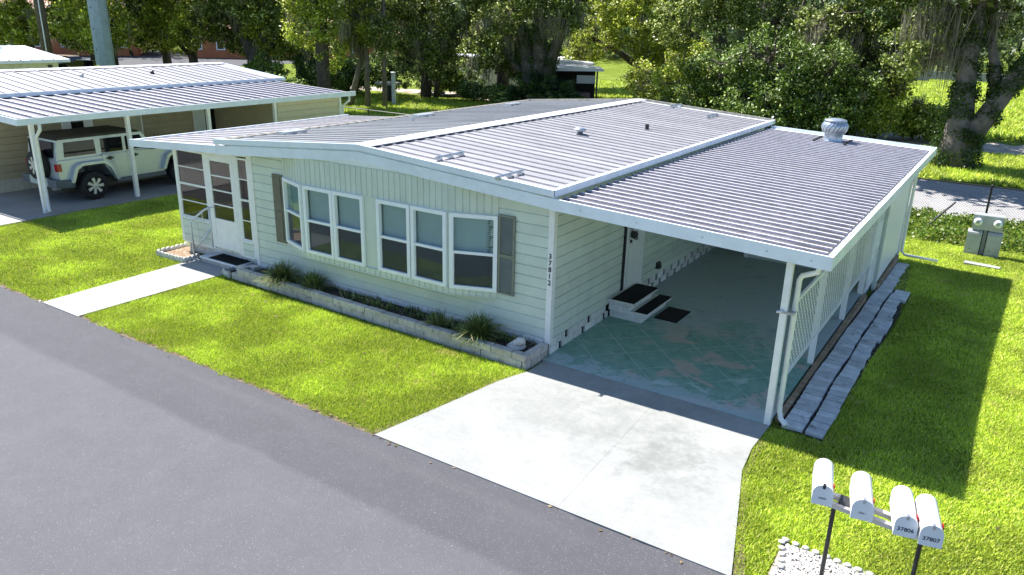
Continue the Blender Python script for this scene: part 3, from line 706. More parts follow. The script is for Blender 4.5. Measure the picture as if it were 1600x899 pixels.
# ------------------------------------------------------------------ steps, mats, rail, ornaments
def steps():
    t = thing('block_steps', (.35, 2.7, 0), 'two white block steps with black treads at the carport side door', 'steps')
    for (x1, z0, z1, a, b) in ((.66, .0, .1, 2.16, 3.3), (.66, .1, .165, 2.16, 3.3), (.44, .165, .27, 2.1, 3.1), (.44, .27, .345, 2.1, 3.1)):
        n = 3; L = (b-a)/n
        for i in range(n): part('block', MB().cbox(.014, x1-.02, a+i*L+.002, a+(i+1)*L-.002, z0, z1-.002, .006, .002), BLOCKW, t)
    part('tread_slab', MB().cbox(.014, .745, 2.13, 3.32, .165, .2, .008), BLOCKW, t); part('tread_slab', MB().cbox(.014, .52, 2.03, 3.15, .345, .385, .008), BLOCKW, t)
    part('tread_mat', MB().cbox(.5, .745, 2.17, 3.31, .2, .216, .006), RUBBER, t); part('tread_mat', MB().cbox(.08, .525, 2.06, 3.13, .385, .402, .006), RUBBER, t)
    m = MB().cbox(.72, 1.16, 2.56, 3.27, .012, .026, .006)
    dm = part('doormat', m, RUBBER, label='dark woven doormat lying before the carport steps', cat='doormat')
    g = MB()
    for i in range(9): g.box(.75, 1.13, 2.6+i*.072, 2.63+i*.072, .0262, .031)
    part('ridges', g, mat('brown_bristle', (.04, .025, .02), .9, var=.3, vs=40), dm, kind='stuff')
    # hanging ornament on the side door
    t = thing('hanging_ornament', (.1, 2.82, 1.4), 'small black hanging ornament with pale bird on the side door', 'ornament')
    part('hook', MB().tube([(.03, 2.82, 1.72), (.1, 2.82, 1.74), (.1, 2.82, 1.62)], .006, 5), BLACK, t)
    part('basket', MB().lathe([(.02, 1.36), (.06, 1.38), (.07, 1.45), (.05, 1.5)], 10, (.1, 2.82, 0)), BLACK, t)
    part('bird', MB().lathe([(.005, 1.48), (.035, 1.53), (.04, 1.57), (.022, 1.62), (.028, 1.645), (.004, 1.68)], 10, (.1, 2.82, 0)), STONEW, t, smooth=True)
    part('tail', MB().tube([(.1, 2.82, 1.36), (.12, 2.86, 1.33), (.12, 2.95, 1.34)], .01, 5), BLACK, t)
    # porch step
    t = thing('porch_step', (-8.1, -.05, 0), 'low masonry step with black mat at the porch door', 'step')
    for i in range(4): part('block', MB().cbox(-8.7+i*.31, -8.7+(i+1)*.31-.004, -.19, .17, .0, .085, .01, .004), BLOCKP, t)
    part('slab', MB().cbox(-8.72, -7.43, -.22, .175, .085, .13, .01), BLOCKW, t)
    part('mat', MB().cbox(-8.42, -7.5, -.2, .16, .13, .147, .006), RUBBER, t)
    part('side_block', MB().cbox(-7.44, -7.2, -.08, .02, .0, .13, .01, .004), BLOCKP, t)
    # hand rail
    t = thing('hand_rail', (-8.9, -.1, 0), 'white pipe hand rail beside the porch step', 'railing')
    part('rail_pipe', MB().tube([(-8.93, -.2, 0), (-8.93, -.2, .84), (-8.9, -.17, .9), (-8.6, -.05, 1.14), (-8.48, -.02, 1.2)], .024, 8), STEELP, t, smooth=True)
    part('brace_pipe', MB().tube([(-8.93, -.19, .2), (-8.49, -.03, .72)], .02, 8), STEELP, t, smooth=True)
    part('wall_pipe', MB().tube([(-8.485, -.02, 1.2), (-8.485, -.02, .32)], .016, 6), STEELP, t, smooth=True)
    for k in range(2): part('baluster', MB().tube([(-8.78+k*.13, -.14+k*.05, 1.0+k*.1), (-8.78+k*.13, -.14+k*.05, .36+k*.16)], .009, 6), STEELP, t)
    part('foot_plate', MB().lathe([(.06, .0), (.06, .02), (.03, .03)], 10, (-8.93, -.2, 0)), STEELP, t)
steps()

def scallop(parent, p0, p1, n, m=STONEW, h=.11):
    "row of rounded concrete edging scallops"
    p0, p1 = Vector(p0), Vector(p1); d = (p1-p0)/n; a = math.atan2(d.y, d.x); L = d.length; th = .045
    pr = [(0, -.05)]+[(L*(.5-.5*math.cos(PI*i/6)), h*.55+h*.45*math.sin(PI*i/6)) for i in range(7)]+[(L, -.05)]
    mb = MB().prism([(x*.97, z) for x, z in pr], 'y', -th/2, th/2); me = mb.mesh('edging_piece', m)
    for i in range(n): q = p0+d*i; put('edging_piece', me, parent, (q.x, q.y, R.uniform(-.012, .008)), a+R.uniform(-.05, .05))
def beds():
    t = thing('mulch_bed', (-9.4, -.1, 0), 'small wood chip bed with scalloped edging left of the walkway', 'flower bed')
    part('mulch', MB().prism([(-9.9, -.44), (-8.99, -.44), (-8.99, -.02), (-9.45, .0), (-9.6, .25), (-9.9, .3)], 'z', -.05, .03), MULCH, t)
    scallop(t, (-9.93, .35), (-9.9, -.47), 7); scallop(t, (-9.9, -.47), (-8.95, -.47), 8); scallop(t, (-8.95, -.47), (-8.97, -.04), 4)
    t = thing('soil_bed', (-7.35, -.2, 0), 'little dark soil bed with scalloped edging beside the porch step', 'flower bed')
    part('soil', MB().prism([(-7.6, -.42), (-7.36, -.42), (-7.1, -.03), (-7.2, -.02), (-7.55, -.06)], 'z', -.05, .02), SOIL, t)
    scallop(t, (-7.63, -.05), (-7.62, -.45), 4); scallop(t, (-7.6, -.47), (-7.35, -.5), 3)
    # raised planter of stacked blocks
    t = thing('raised_planter', (-3.7, -.4, 0), 'long raised planter of weathered blocks under the bay window', 'planter')
    part('soil', MB().prism([(-6.9, -.4), (-.1, -.56), (-.1, 0), (-6.9, 0)], 'z', -.05, .15), SOIL, t)
    def front_y(x): return -.49-.17*(x+7.35)/7.33
    for z0, z1, off in ((-.04, .1, 0.), (.1, .215, .2)):
        x = -7.3+off
        while x < -.06:
            e = min(x+.395, -.02); a = -.0232
            mb = MB(); mb.M = Matrix.Translation((x, front_y(x)+R.uniform(-.006, .006), 0)) @ Matrix.Rotation(a, 4, 'Z')
            mb.cbox(.003, e-x-.003, 0, .13, z0, z1-.003, .01, .004); part('block', mb, BLOCKP, t); x += .4
        for k in range(2):
            y0 = -.51+k*.26; part('block', MB().cbox(-.14, -.004, y0, min(y0+.255, -.03), z0, z1-.003, .01, .004), BLOCKP, t)
    for i, (x0, y0, x1, y1) in enumerate(((-7.32, -.35, -7.1, -.2), (-7.15, -.2, -6.95, -.06))):
        part('block', MB().cbox(x0, x1, y0, y1, .0, .2, .012, .006), BLOCKP, t)
    # white stone ornament lying in the planter
    t = thing('stone_ornament', (-.4, -.38, .15), 'white stone ornament shaped like a resting bird in the planter corner', 'ornament')
    mb = MB(); mb.M = Matrix.Translation((-.4, -.36, .15)) @ Matrix.Rotation(.2, 4, 'Z')
    mb.lathe([(.02, 0), (.15, .015), (.16, .04), (.12, .06), (.02, .065)], 18); part('base', mb, STONEW, t, smooth=True)
    mb = MB(); mb.M = Matrix.Translation((-.36, -.36, .2)) @ Matrix.Rotation(.2, 4, 'Z')
    mb.tube([(-.15, 0, .01), (-.06, 0, .04), (.02, 0, .08), (.07, 0, .09), (.1, 0, .05)], [.015, .05, .072, .065, .03], 12); part('body', mb, STONEW, t, smooth=True)
beds()

# ------------------------------------------------------------------ plants with strap leaves
LIRI = leafmat('strap_leaf', (.05, .09, .018), (.15, .21, .045), (.5, .42, .22), .3, 3.)
def strap_mesh(n, L, spread, seed):
    g = np.random.default_rng(seed); V = []; F = []
    for i in range(n):
        a = g.uniform(0, 2*PI); l = L*g.uniform(.6, 1.1); out = spread*g.uniform(.2, 1.1); w_ = .006+.005*g.random(); up = math.sqrt(max(l*l-out*out*.6, .02))
        bx, by = g.normal(0, .05, 2); ca, sa = math.cos(a), math.sin(a); k = len(V); m = 4
        for j in range(m+1):
            t = j/m; r = out*t**1.4; z = up*(t-.62*t**2.6*min(1.2, out/spread)); ww = w_*(1-.85*t**2)
            V += [(bx+ca*r-sa*ww, by+sa*r+ca*ww, z), (bx+ca*r+sa*ww, by+sa*r-ca*ww, z)]
        F += [(k+2*j, k+2*j+1, k+2*j+3, k+2*j+2) for j in range(m)]
    mb = MB(); mb.v = V; mb.f = F; mb.mi = [0]*len(F); return mb
def plants():
    for (x, y, L, sp, n, lab) in ((-5.9, -.36, .54, .5, 700, 'large strap leaved plant spilling over the planter, leftmost of four'), (-5.12, -.28, .46, .4, 400, 'second strap leaved plant in the planter below the left windows'),
                              (-1.95, -.4, .4, .36, 170, 'small sparse strap leaved plant in the middle of the planter'), (-1.12, -.38, .54, .5, 700, 'large strap leaved plant nearest the white stone ornament')):
        t = thing('strap_leaved_plant', (x, y, .14), lab, 'plant', 'strap leaved plants in the planter')
        mb = strap_mesh(n, L, sp, int(-x*100)); mb.v = [(a+x, b+y, c+.14) for a, b, c in mb.v]; part('leaves', mb, LIRI, t, kind='stuff')
        part('stem', MB().lathe([(.07, .1), (.05, .17), (.02, .2)], 8, (x, y, 0)), SOIL, t)
    mb = MB()
    for i in range(70):
        x = R.uniform(-6.7, -.2); s = strap_mesh(14, .13, .09, i); y = R.uniform(-.3, -.05); mb.add([(a*1.2+x, b+y, c+.14) for a, b, c in s.v], s.f)
    part('ground_cover', mb, LIRI, kind='stuff', label='low dark green shoots sprouting from the planter soil', cat='ground cover')
plants()

# ------------------------------------------------------------------ pavers and timber along the carport
def pavers():
    t = thing('paver_path', (4.0, 4.5, 0), 'path of uneven grey pavers along the carport', 'paver path')
    y = -.12; k = 0
    while y < 10.2:
        h = .19+R.uniform(-.012, .015); sk = -.05*(1)      # slight skew
        sx = .0+.008*math.sin(k*.5)
        def pv(x0, x1, yy, hh, dz=0.):
            mb = MB(); z = hgt(0, yy)+R.uniform(-.002, .004)+dz
            mb.M = Matrix.Translation((x0, yy, z)) @ Matrix.Rotation(R.uniform(-.008, .008)-.035, 4, 'Z') @ Matrix.Rotation(R.uniform(-.006, .006)-.012, 4, 'X')
            mb.cbox(0, x1-x0, 0, hh-.024, -.06, .03, .006, .003); part('paver', mb, PAVER, t)
        if y < 7.45:
            pv(3.75+sx, 4.02+sx+R.uniform(-.01, .01), y, h)
            pv(4.06+sx+R.uniform(0, .012), 4.3+sx+R.uniform(-.012, .02)+(.05 if 4 < y < 5.5 else 0), y-.025+R.uniform(-.008, .008), h)
        else:
            pv(3.78, 4.03+R.uniform(-.02, .02), y, h)
            if y < 8.2: pv(4.1, 4.38, y-.5, h)
        y += h; k += 1
    part('soil_strip', MB().add([(3.7, -.1, -.022), (4.36, -.2, -.022), (4.36, 2.5, -.035), (3.7, 2.5, -.035), (4.4, 6, -.15), (3.7, 6, -.15), (4.1, 10.3, -.29), (3.7, 10.3, -.29)],
         [(0, 1, 2, 3), (3, 2, 4, 5), (5, 4, 6, 7)]), SOIL, t)
    part('edge_timber', MB().add([(3.635, 0, -.1), (3.715, 0, -.1), (3.715, 0, .03), (3.635, 0, .03), (3.635, 6.45, -.2), (3.715, 6.45, -.2), (3.715, 6.45, .0), (3.635, 6.45, .0)],
         [(0, 1, 2, 3), (4, 7, 6, 5), (0, 4, 5, 1), (1, 5, 6, 2), (2, 6, 7, 3), (3, 7, 4, 0)]), TIMBER, None, label='weathered timber edging beside the carport floor', cat='timber')
pavers()

# ------------------------------------------------------------------ mailboxes
def mailboxes():
    t = thing('mailbox_stand', (5.25, -3.0, 0), 'black two legged stand with grey rails under the four mailboxes', 'mailbox stand')
    for x, y in ((4.9, -2.96), (5.66, -3.0)): part('post', MB().tube([(x, y, -.1), (x, y, .8)], .021, 8), BLACK, t)
    for dy in (-.1, .06): part('rail', MB().prism([(4.74, -2.93+dy), (5.78, -3.01+dy), (5.78, -2.955+dy), (4.74, -2.875+dy)], 'z', .82, .865), mat('grey_board', (.52, .5, .48), .8, var=.15), t)
    part('base_plate', MB().prism([(4.93, -3.0), (5.1, -3.02), (5.1, -2.86), (4.93, -2.84)], 'z', .866, .876), BLACK, t)
    LM = mat('faded_numeral', (.2, .2, .22), .7); NM = mat('mailbox_numeral', (.015, .02, .05), .5)
    RED = mat('red_flag', (.5, .02, .02), .4); BOXM = mat('white_enamel', (.82, .82, .82), .3, var=.03); FACE = mat('mailbox_door_enamel', (.72, .76, .79), .35, var=.04)
    spec = ((4.755, -2.87, .2, 'leftmost white mailbox on the stand, with a dark latch', '37805', .028, LM, True), (5.11, -2.9, .17, 'white mailbox second from the left, with faded number on its door', '37811', .026, LM, False),
            (5.475, -2.94, .2, 'white mailbox numbered 37806 on the stand', '37806', .055, NM, False), (5.68, -2.96, .2, 'white mailbox numbered 37807 at the right end of the stand', '37807', .055, NM, False))
    for (x, y, wd, lab, num, sz, nm, latch) in spec:
        b = thing('mailbox', (x, y, .87), lab, 'mailbox', 'mailboxes on one stand', rz=.2, local=True)
        wd = .18; L = .49; r = wd/2; h0 = .12
        arc = [(r*math.cos(PI*i/12), h0+r*math.sin(PI*i/12)) for i in range(13)]
        o = [(r, 0)]+arc+[(-r, 0)]
        part('body', MB().prism(o, 'y', -L/2, L/2), BOXM, b)
        o2 = [(a*1.03, (z-.1)*1.02+.1) for a, z in o]
        part('door', MB().prism(o2, 'y', -L/2-.016, -L/2+.006), FACE, b); part('back', MB().prism(o2, 'y', L/2-.004, L/2+.008), FACE, b)
        part('latch', MB().box(-.012, .012, -L/2-.03, -L/2+.012, h0+r-.03, h0+r+.008), BLACK if latch else GALV, b)
        part('flag', MB().box(r, r+.006, -.17, -.14, .04, .16).box(r+.001, r+.005, -.17, -.09, .12, .16), RED, b)
        part('flag_mount', MB().box(r, r+.008, -.19, -.13, .02, .05), BLACK, b)
        me = text_mesh(num, sz, nm, .001); me.transform(Matrix.Translation((0, -L/2-.0175, .07)) @ Matrix.Rotation(PI/2, 4, 'X')); put('number', me, b)
    # white pebble bed at the posts
    t = thing('pebble_bed', (5, -3, 0), 'white pebble bed around the foot of the mailbox stand', 'pebble bed')
    rock = []
    for k in range(4):
        V = []; F = []; mb = MB()
        mb.lathe([(.1, -.5), (.75, -.3), (1, .05), (.7, .45), (.1, .6)], 7); mb.v = [(a*R.uniform(.8, 1.2), b*R.uniform(.8, 1.2), c*R.uniform(.8, 1.2)) for a, b, c in mb.v]; rock.append(mb)
    part('gravel_base', MB().prism([(4.46, -3.5), (5.5, -3.5), (5.5, -2.68), (4.44, -2.64)], 'z', -.06, -.026), mat('pale_gravel', (.36, .32, .27), .9, var=.3, vs=60, col2=(.25, .2, .15), c2=(.5, .7), c2s=6), t)
    pts = [(4.44+.008*i*3, -2.66-.1*i) for i in range(5)]+[(4.46+.105*i, -2.6-.008*i) for i in range(11)]
    for i, (x, y) in enumerate(pts):
        mb = MB(); s = .042; k = rock[i % 4]; mb.add([(x+a*s*1.0, y+b*s*.8, .0+c*s*.7) for a, b, c in k.v], k.f); part('edge_stone', mb, STONEW, t, smooth=True)
    mb = MB()
    for i in range(4500):
        x, y = R.uniform(4.48, 5.55), R.uniform(-3.5, -2.64); s = R.uniform(.006, .015); k = rock[R.randrange(4)]; a = R.uniform(0, 6.28); c_, s_ = math.cos(a), math.sin(a)
        mb.add([(x+(p*c_-q*s_)*s, y+(p*s_+q*c_)*s, -.012+c*s*.8) for p, q, c in k.v], k.f)
    part('pebbles', mb, STONEW, t, kind='stuff')
mailboxes()

# ------------------------------------------------------------------ utility pedestal, fence, small bits at the back
def utilities():
    UG = mat('pale_grey_enamel', (.41, .43, .43), .5, var=.06, vs=4, col2=(.33, .35, .35), c2=(.5, .7))
    t = thing('meter_pedestal', (5.42, 12.700, -.3), 'grey twin electric meter pedestal in front of the rear fence', 'meter pedestal')
    z = -.32
    part('post', MB().box(5.39, 5.47, 12.720, 12.800, z, z+1.0), UG, t)
    part('gap', MB().box(5.36, 5.39, 12.730, 12.780, z, z+.62).box(5.47, 5.5, 12.730, 12.780, z, z+.62), DARK, t)
    for x in (5.04, 5.49):
        c = part('cabinet', MB().prism([(12.580, z), (12.800, z), (12.800, z+.62), (12.630, z+.62), (12.580, z+.58)], 'x', x, x+.33), UG, t)
        part('cabinet_door', MB().box(x+.02, x+.31, 12.565, 12.579, z+.05, z+.55), UG, c); part('lock', MB().box(x+.1, x+.125, 12.555, 12.566, z+.14, z+.165), BLACK, c)
    part('meter_box', MB().prism([(12.620, z+.66), (12.800, z+.66), (12.800, z+1.06), (12.650, z+1.06), (12.620, z+1.03)], 'x', 5.1, 5.78), UG, t)
    for x in (5.22, 5.66):
        mt = part('meter', MB().lathe([(.095, 12.620), (.095, 12.560), (.08, 12.530), (.01, 12.520)], 18, (x, 0, z+.86), 'y'), VINYL, t, smooth=True)
        part('dial', MB().lathe([(.05, 12.522), (.04, 12.515)], 12, (x, 0, z+.87), 'y'), GALV, mt)
        part('meter_ring', MB().lathe([(.11, 12.625), (.11, 12.600)], 18, (x, 0, z+.86), 'y'), GALV, mt)
    for x in (5.25, 5.64): part('conduit', MB().tube([(x, 12.700, z+.6), (x, 12.700, z+.68)], .03, 8), GALV, t)
    part('splice_slab', MB().prism([(5.12, 11.5), (5.9, 11.42), (5.92, 11.62), (5.15, 11.74)], 'z', -.4, -.29), WALK, None, label='narrow concrete slab set in the lawn before the meter pedestal', cat='slab')
    t = thing('chain_link_fence', (5, 15.9, -.3), 'black chain link fence along the rear lane', 'fence')
    x0, x1, y, zb, zt = -14.0, 26.0, 15.9, -.28, .92
    x = 5.3-3.05*6
    while x < x1:
        p = part('post', MB().tube([(x, y, zb-.1), (x, y, zt+.03)], .03, 8), BLACK, t); part('post_cap', MB().lathe([(.035, zt+.03), (.035, zt+.05), (.01, zt+.07)], 8, (x, y, 0)), BLACK, p); x += 3.05
    part('top_rail', MB().tube([(x0, y, zt), (x1, y, zt)], .022, 8), BLACK, t)
    part('brace', MB().tube([(3.85, 14.8, -.35), (4.5, 15.4, .45)], .028, 8), BLACK, t, label='leaning black brace pipe')
    mb = MB(); s = .075; hh = zt-zb; x = x0-hh
    def wire(p, q, r=.0028):
        d = (Vector(q)-Vector(p)).normalized(); a = Vector((0, 1, 0)); b = d.cross(a); V = []
        for pt in (p, q):
            for k in range(3): an = 2*PI*k/3; V.append(tuple(Vector(pt)+(a*math.cos(an)+b*math.sin(an))*r))
        mb.add(V, [(0, 1, 4, 3), (1, 2, 5, 4), (2, 0, 3, 5)])
    while x < x1:
        wire((x, y, zb), (x+hh, y, zt)); wire((x, y+.004, zt), (x+hh, y+.004, zb)); x += s
    part('chain_link_mesh', mb, BLACK, t, kind='stuff')
    t = thing('side_fence', (-17, 18, -.3), 'dark low wire fence behind the neighbouring house', 'fence')
    for i in range(5): part('post', MB().tube([(-24+i*3, 18.1, -.4), (-24+i*3, 18.1, .9)], .03, 6), BLACK, t)
    part('top_rail', MB().tube([(-24, 18.1, .9), (-10, 18.1, .75)], .025, 6), BLACK, t)
utilities()
# ------------------------------------------------------------------ neighbouring home and its carport
NB = thing('neighbour_home', (-23, 5.5, 0), 'tan sided neighbouring mobile home with white ribbed roof at the left edge', 'house')
def neighbour():
    xr, xe, xw = -23.0, -19.1, -18.9
    wall = part('wall', MB().prism([(-26.7, .02), (xw-.02, .02), (xw-.02, 2.6), (xr, 2.95), (-26.7, 2.6)], 'y', .0, 11.0), SIDING2, NB)
    me = lap(11.0, 'y', .2, 1).mesh('siding_board', SIDING2)
    for i in range(11): put('siding_board', me, wall, (xw-.02, 0, .4+.2*i))
    sk = MB(); y = 0.
    part('skirting', MB().box(xw-.03, xw, 0, 11, -.3, .4), SIDING2, NB)
    me = MB().prism([(.0, 0), (.018, .01), (.018, .08), (0, .09)], 'z', .0, .38).mesh('skirting_panel', mat('pale_skirting', (.5, .47, .38), .7))
    for i in range(60): put('skirting_panel', me, wall, (xw, .05+i*.18, 0), 0, (1, 2, 1))
    roof = part('roof', MB().prism([(-26.9, 2.68), (xe, 2.68), (xe, 2.75), (xr, 3.14), (-26.9, 2.75)], 'y', -.35, 11.4), TRIM, NB)
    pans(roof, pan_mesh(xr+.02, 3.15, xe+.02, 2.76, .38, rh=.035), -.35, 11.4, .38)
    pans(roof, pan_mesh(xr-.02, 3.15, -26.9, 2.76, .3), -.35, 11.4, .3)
    part('ridge_cap', MB().prism([(xr-.28, 3.16), (xr, 3.2), (xr+.28, 3.16), (xr, 3.185)], 'y', -.37, 11.42), RIBW, roof)
    part('eave_gutter', MB().box(xe, xe+.06, -.37, 11.43, 2.68, 2.8), TRIM, roof)
    mb = MB()
    for ya, yb in ((-.39, -.35), (11.4, 11.45)): part('gable_trim', MB().prism([(-26.9, 2.66), (xr, 3.08), (xe, 2.68), (xe, 2.79), (xr, 3.2), (-26.9, 2.77)], 'y', ya, yb), TRIM, roof)
    for y, m in ((4.6, GALV), (7.2, BLACK)): part('vent_pipe', MB().lathe([(.07, 2.85), (.07, 3.08), (.04, 3.1)], 10, (-21.3, y, 0)), m, roof)
    # openings on the carport side
    def M(y): return Matrix.Translation((xw+.01, y, 0)) @ Matrix.Rotation(PI/2, 4, 'Z')
    d = MB(); d.M = M(2.45); bar_frame(d, 0, .95, .4, 2.3, .08, -.05, .0); d.box(.08, .87, -.03, 0, .48, 1.55).box(.08, .28, -.03, 0, 1.55, 2.2).box(.67, .87, -.03, 0, 1.55, 2.2); do = part('door', d, VINYL, NB)
    p = MB(); p.M = M(2.45); p.box(.28, .67, -.02, -.01, 1.6, 2.1); part('pane', p, GLASSD, do)
    d = MB(); d.M = M(4.45); bar_frame(d, 0, .62, .9, 1.9, .04, -.04, 0); do = part('window', d, VINYL, NB); p = MB(); p.M = M(4.45); p.box(.04, .58, -.02, -.01, .94, 1.86); part('blind', p, mat('cream_panel', (.5, .46, .34), .7), do)
    d = MB(); d.M = M(7.0); bar_frame(d, 0, 1.5, .55, 2.2, .05, -.05, 0); d.box(.42, .47, -.045, 0, .6, 2.15).box(.95, 1.0, -.045, 0, .6, 2.15); do = part('window', d, VINYL, NB)
    for a, b, m in ((.05, .42, BLIND), (.47, .95, GLASSD), (1.0, 1.45, GLASSD)): p = MB(); p.M = M(7.0); p.box(a, b, -.02, -.01, .6, 2.15); part('pane', p, m, do)
    d = MB(); d.M = M(9.05); bar_frame(d, 0, .9, .8, 2.0, .06, -.05, 0); do = part('window', d, VINYL, NB); p = MB(); p.M = M(9.05); p.box(.06, .84, -.02, -.01, .86, 1.94); part('pane', p, GLASSD, do)
neighbour()
NC = thing('neighbour_carport', (-17, 5, 0), 'neighbouring carport with grey ribbed roof on white posts over the parked vehicle', 'carport')
def neighbour_carport():
    za, zb = 2.66, 2.5
    rf = part('roof', MB().prism([(-19.03, za-.06), (-15.3, zb-.06), (-15.3, zb-.02), (-19.03, za-.02)], 'y', -.4, 11.25), TRIM, NC)
    pans(rf, pan_mesh(-19.03, za-.015, -15.3, zb-.015, .4, rib=.07, rh=.055, mats=(DIRTP, RIBW), side=RIBSHADEC), -.4, 11.25, .4)
    part('gutter', MB().box(-15.24, -15.2, -.44, 11.37, 2.36, 2.525).box(-15.3, -15.24, -.44, 11.37, 2.36, 2.39), TRIM, rf)
    part('front_beam', MB().prism([(-19.03, za-.16), (-15.2, 2.36), (-15.2, 2.525), (-19.03, za+.01)], 'y', -.48, -.44), TRIM, rf)
    for y in (.0, 2.6, 5.25, 7.85): part('post', MB().box(-15.6, -15.5, y-.05, y+.05, .0, 2.42), WHITE, NC)
    part('downspout', MB().tube([(-15.27, .08, 2.38), (-15.28, .08, 2.2), (-15.48, .05, 2.0), (-15.48, .05, .12), (-15.4, .02, .05)], .045, 8), WHITE, NC, smooth=True)
    sh = part('storage_room', MB().box(-18.9, -15.6, 7.9, 10.9, -.3, 2.42), SIDING2, NC)
    me = lap(2.85, 'y', .2, 1).mesh('siding_board', mat('beige_siding', (.52, .47, .34), .55, var=.05, objvar=.03))
    for i in range(13): put('siding_board', me, sh, (-15.6, 8.0, -.2+.2*i))
    part('corner_post', MB().box(-15.62, -15.53, 10.85, 10.94, -.3, 2.42), WHITE, sh)
    part('downspout', MB().tube([(-15.27, 11.1, 2.38), (-15.28, 11.1, 2.2), (-15.5, 10.98, 2.0), (-15.5, 10.98, -.2)], .045, 8), WHITE, NC, smooth=True)
neighbour_carport()

# ------------------------------------------------------------------ boxy off-road vehicle under the neighbouring carport
CARM = mat('pale_silver_paint', (.47, .53, .58), .28, .3, var=.03); TOPM = mat('dark_hardtop', (.035, .028, .027), .7, var=.1)
TYRE = mat('tyre_rubber', (.014, .014, .015), .8, var=.2, vs=30); PLAST = mat('grey_bumper_plastic', (.09, .11, .13), .6)
TAIL = mat('tail_lamp', (.35, .01, .015), .2); CHROME = mat('bright_alloy', (.55, .56, .56), .35, .35, var=.05)
def wheel(parent, c, r=.4, w_=.25, side=1, nm='wheel', axis='x'):
    t = part(nm, MB().lathe([(r*.62, -w_/2), (r*.95, -w_/2), (r, -w_*.32), (r, w_*.32), (r*.95, w_/2), (r*.62, w_/2)], 28, c, axis), TYRE, parent, smooth=True)
    cc = list(c); ax = {'x': 0, 'y': 1}[axis]
    cc[ax] += side*w_*.36
    part('rim', MB().lathe([(r*.64, -.03), (r*.64, .035), (r*.58, .035), (r*.55, .0), (.02, -.01)], 24, cc, axis), CHROME, t)
    m = MB()
    for k in range(7):
        a = 2*PI*k/7; u = (math.cos(a), math.sin(a)); q = (-u[1], u[0])
        pts = [(u[0]*rr+q[0]*s, u[1]*rr+q[1]*s) for rr, s in ((.05, -.028), (r*.58, -.045), (r*.58, .045), (.05, .028))]
        def P(p, h): return (cc[0]+h, cc[1]+p[0], cc[2]+p[1]) if axis == 'x' else (cc[0]+p[0], cc[1]+h, cc[2]+p[1])
        h0, h1 = side*.012, side*.045
        m.add([P(p, h0) for p in pts]+[P(p, h1) for p in pts], [(0, 1, 2, 3), (4, 7, 6, 5), (0, 4, 5, 1), (1, 5, 6, 2), (2, 6, 7, 3), (3, 7, 4, 0)])
    m.lathe([(.06, -.0), (.06, side*.05), (.02, side*.055)], 12, cc, axis)
    part('spokes', m, CHROME, t)
    d = list(c); d[ax] += side*w_*.1
    part('hub_shadow', MB().lathe([(r*.6, -.005), (.01, .005)], 20, d, axis), DARK, t)
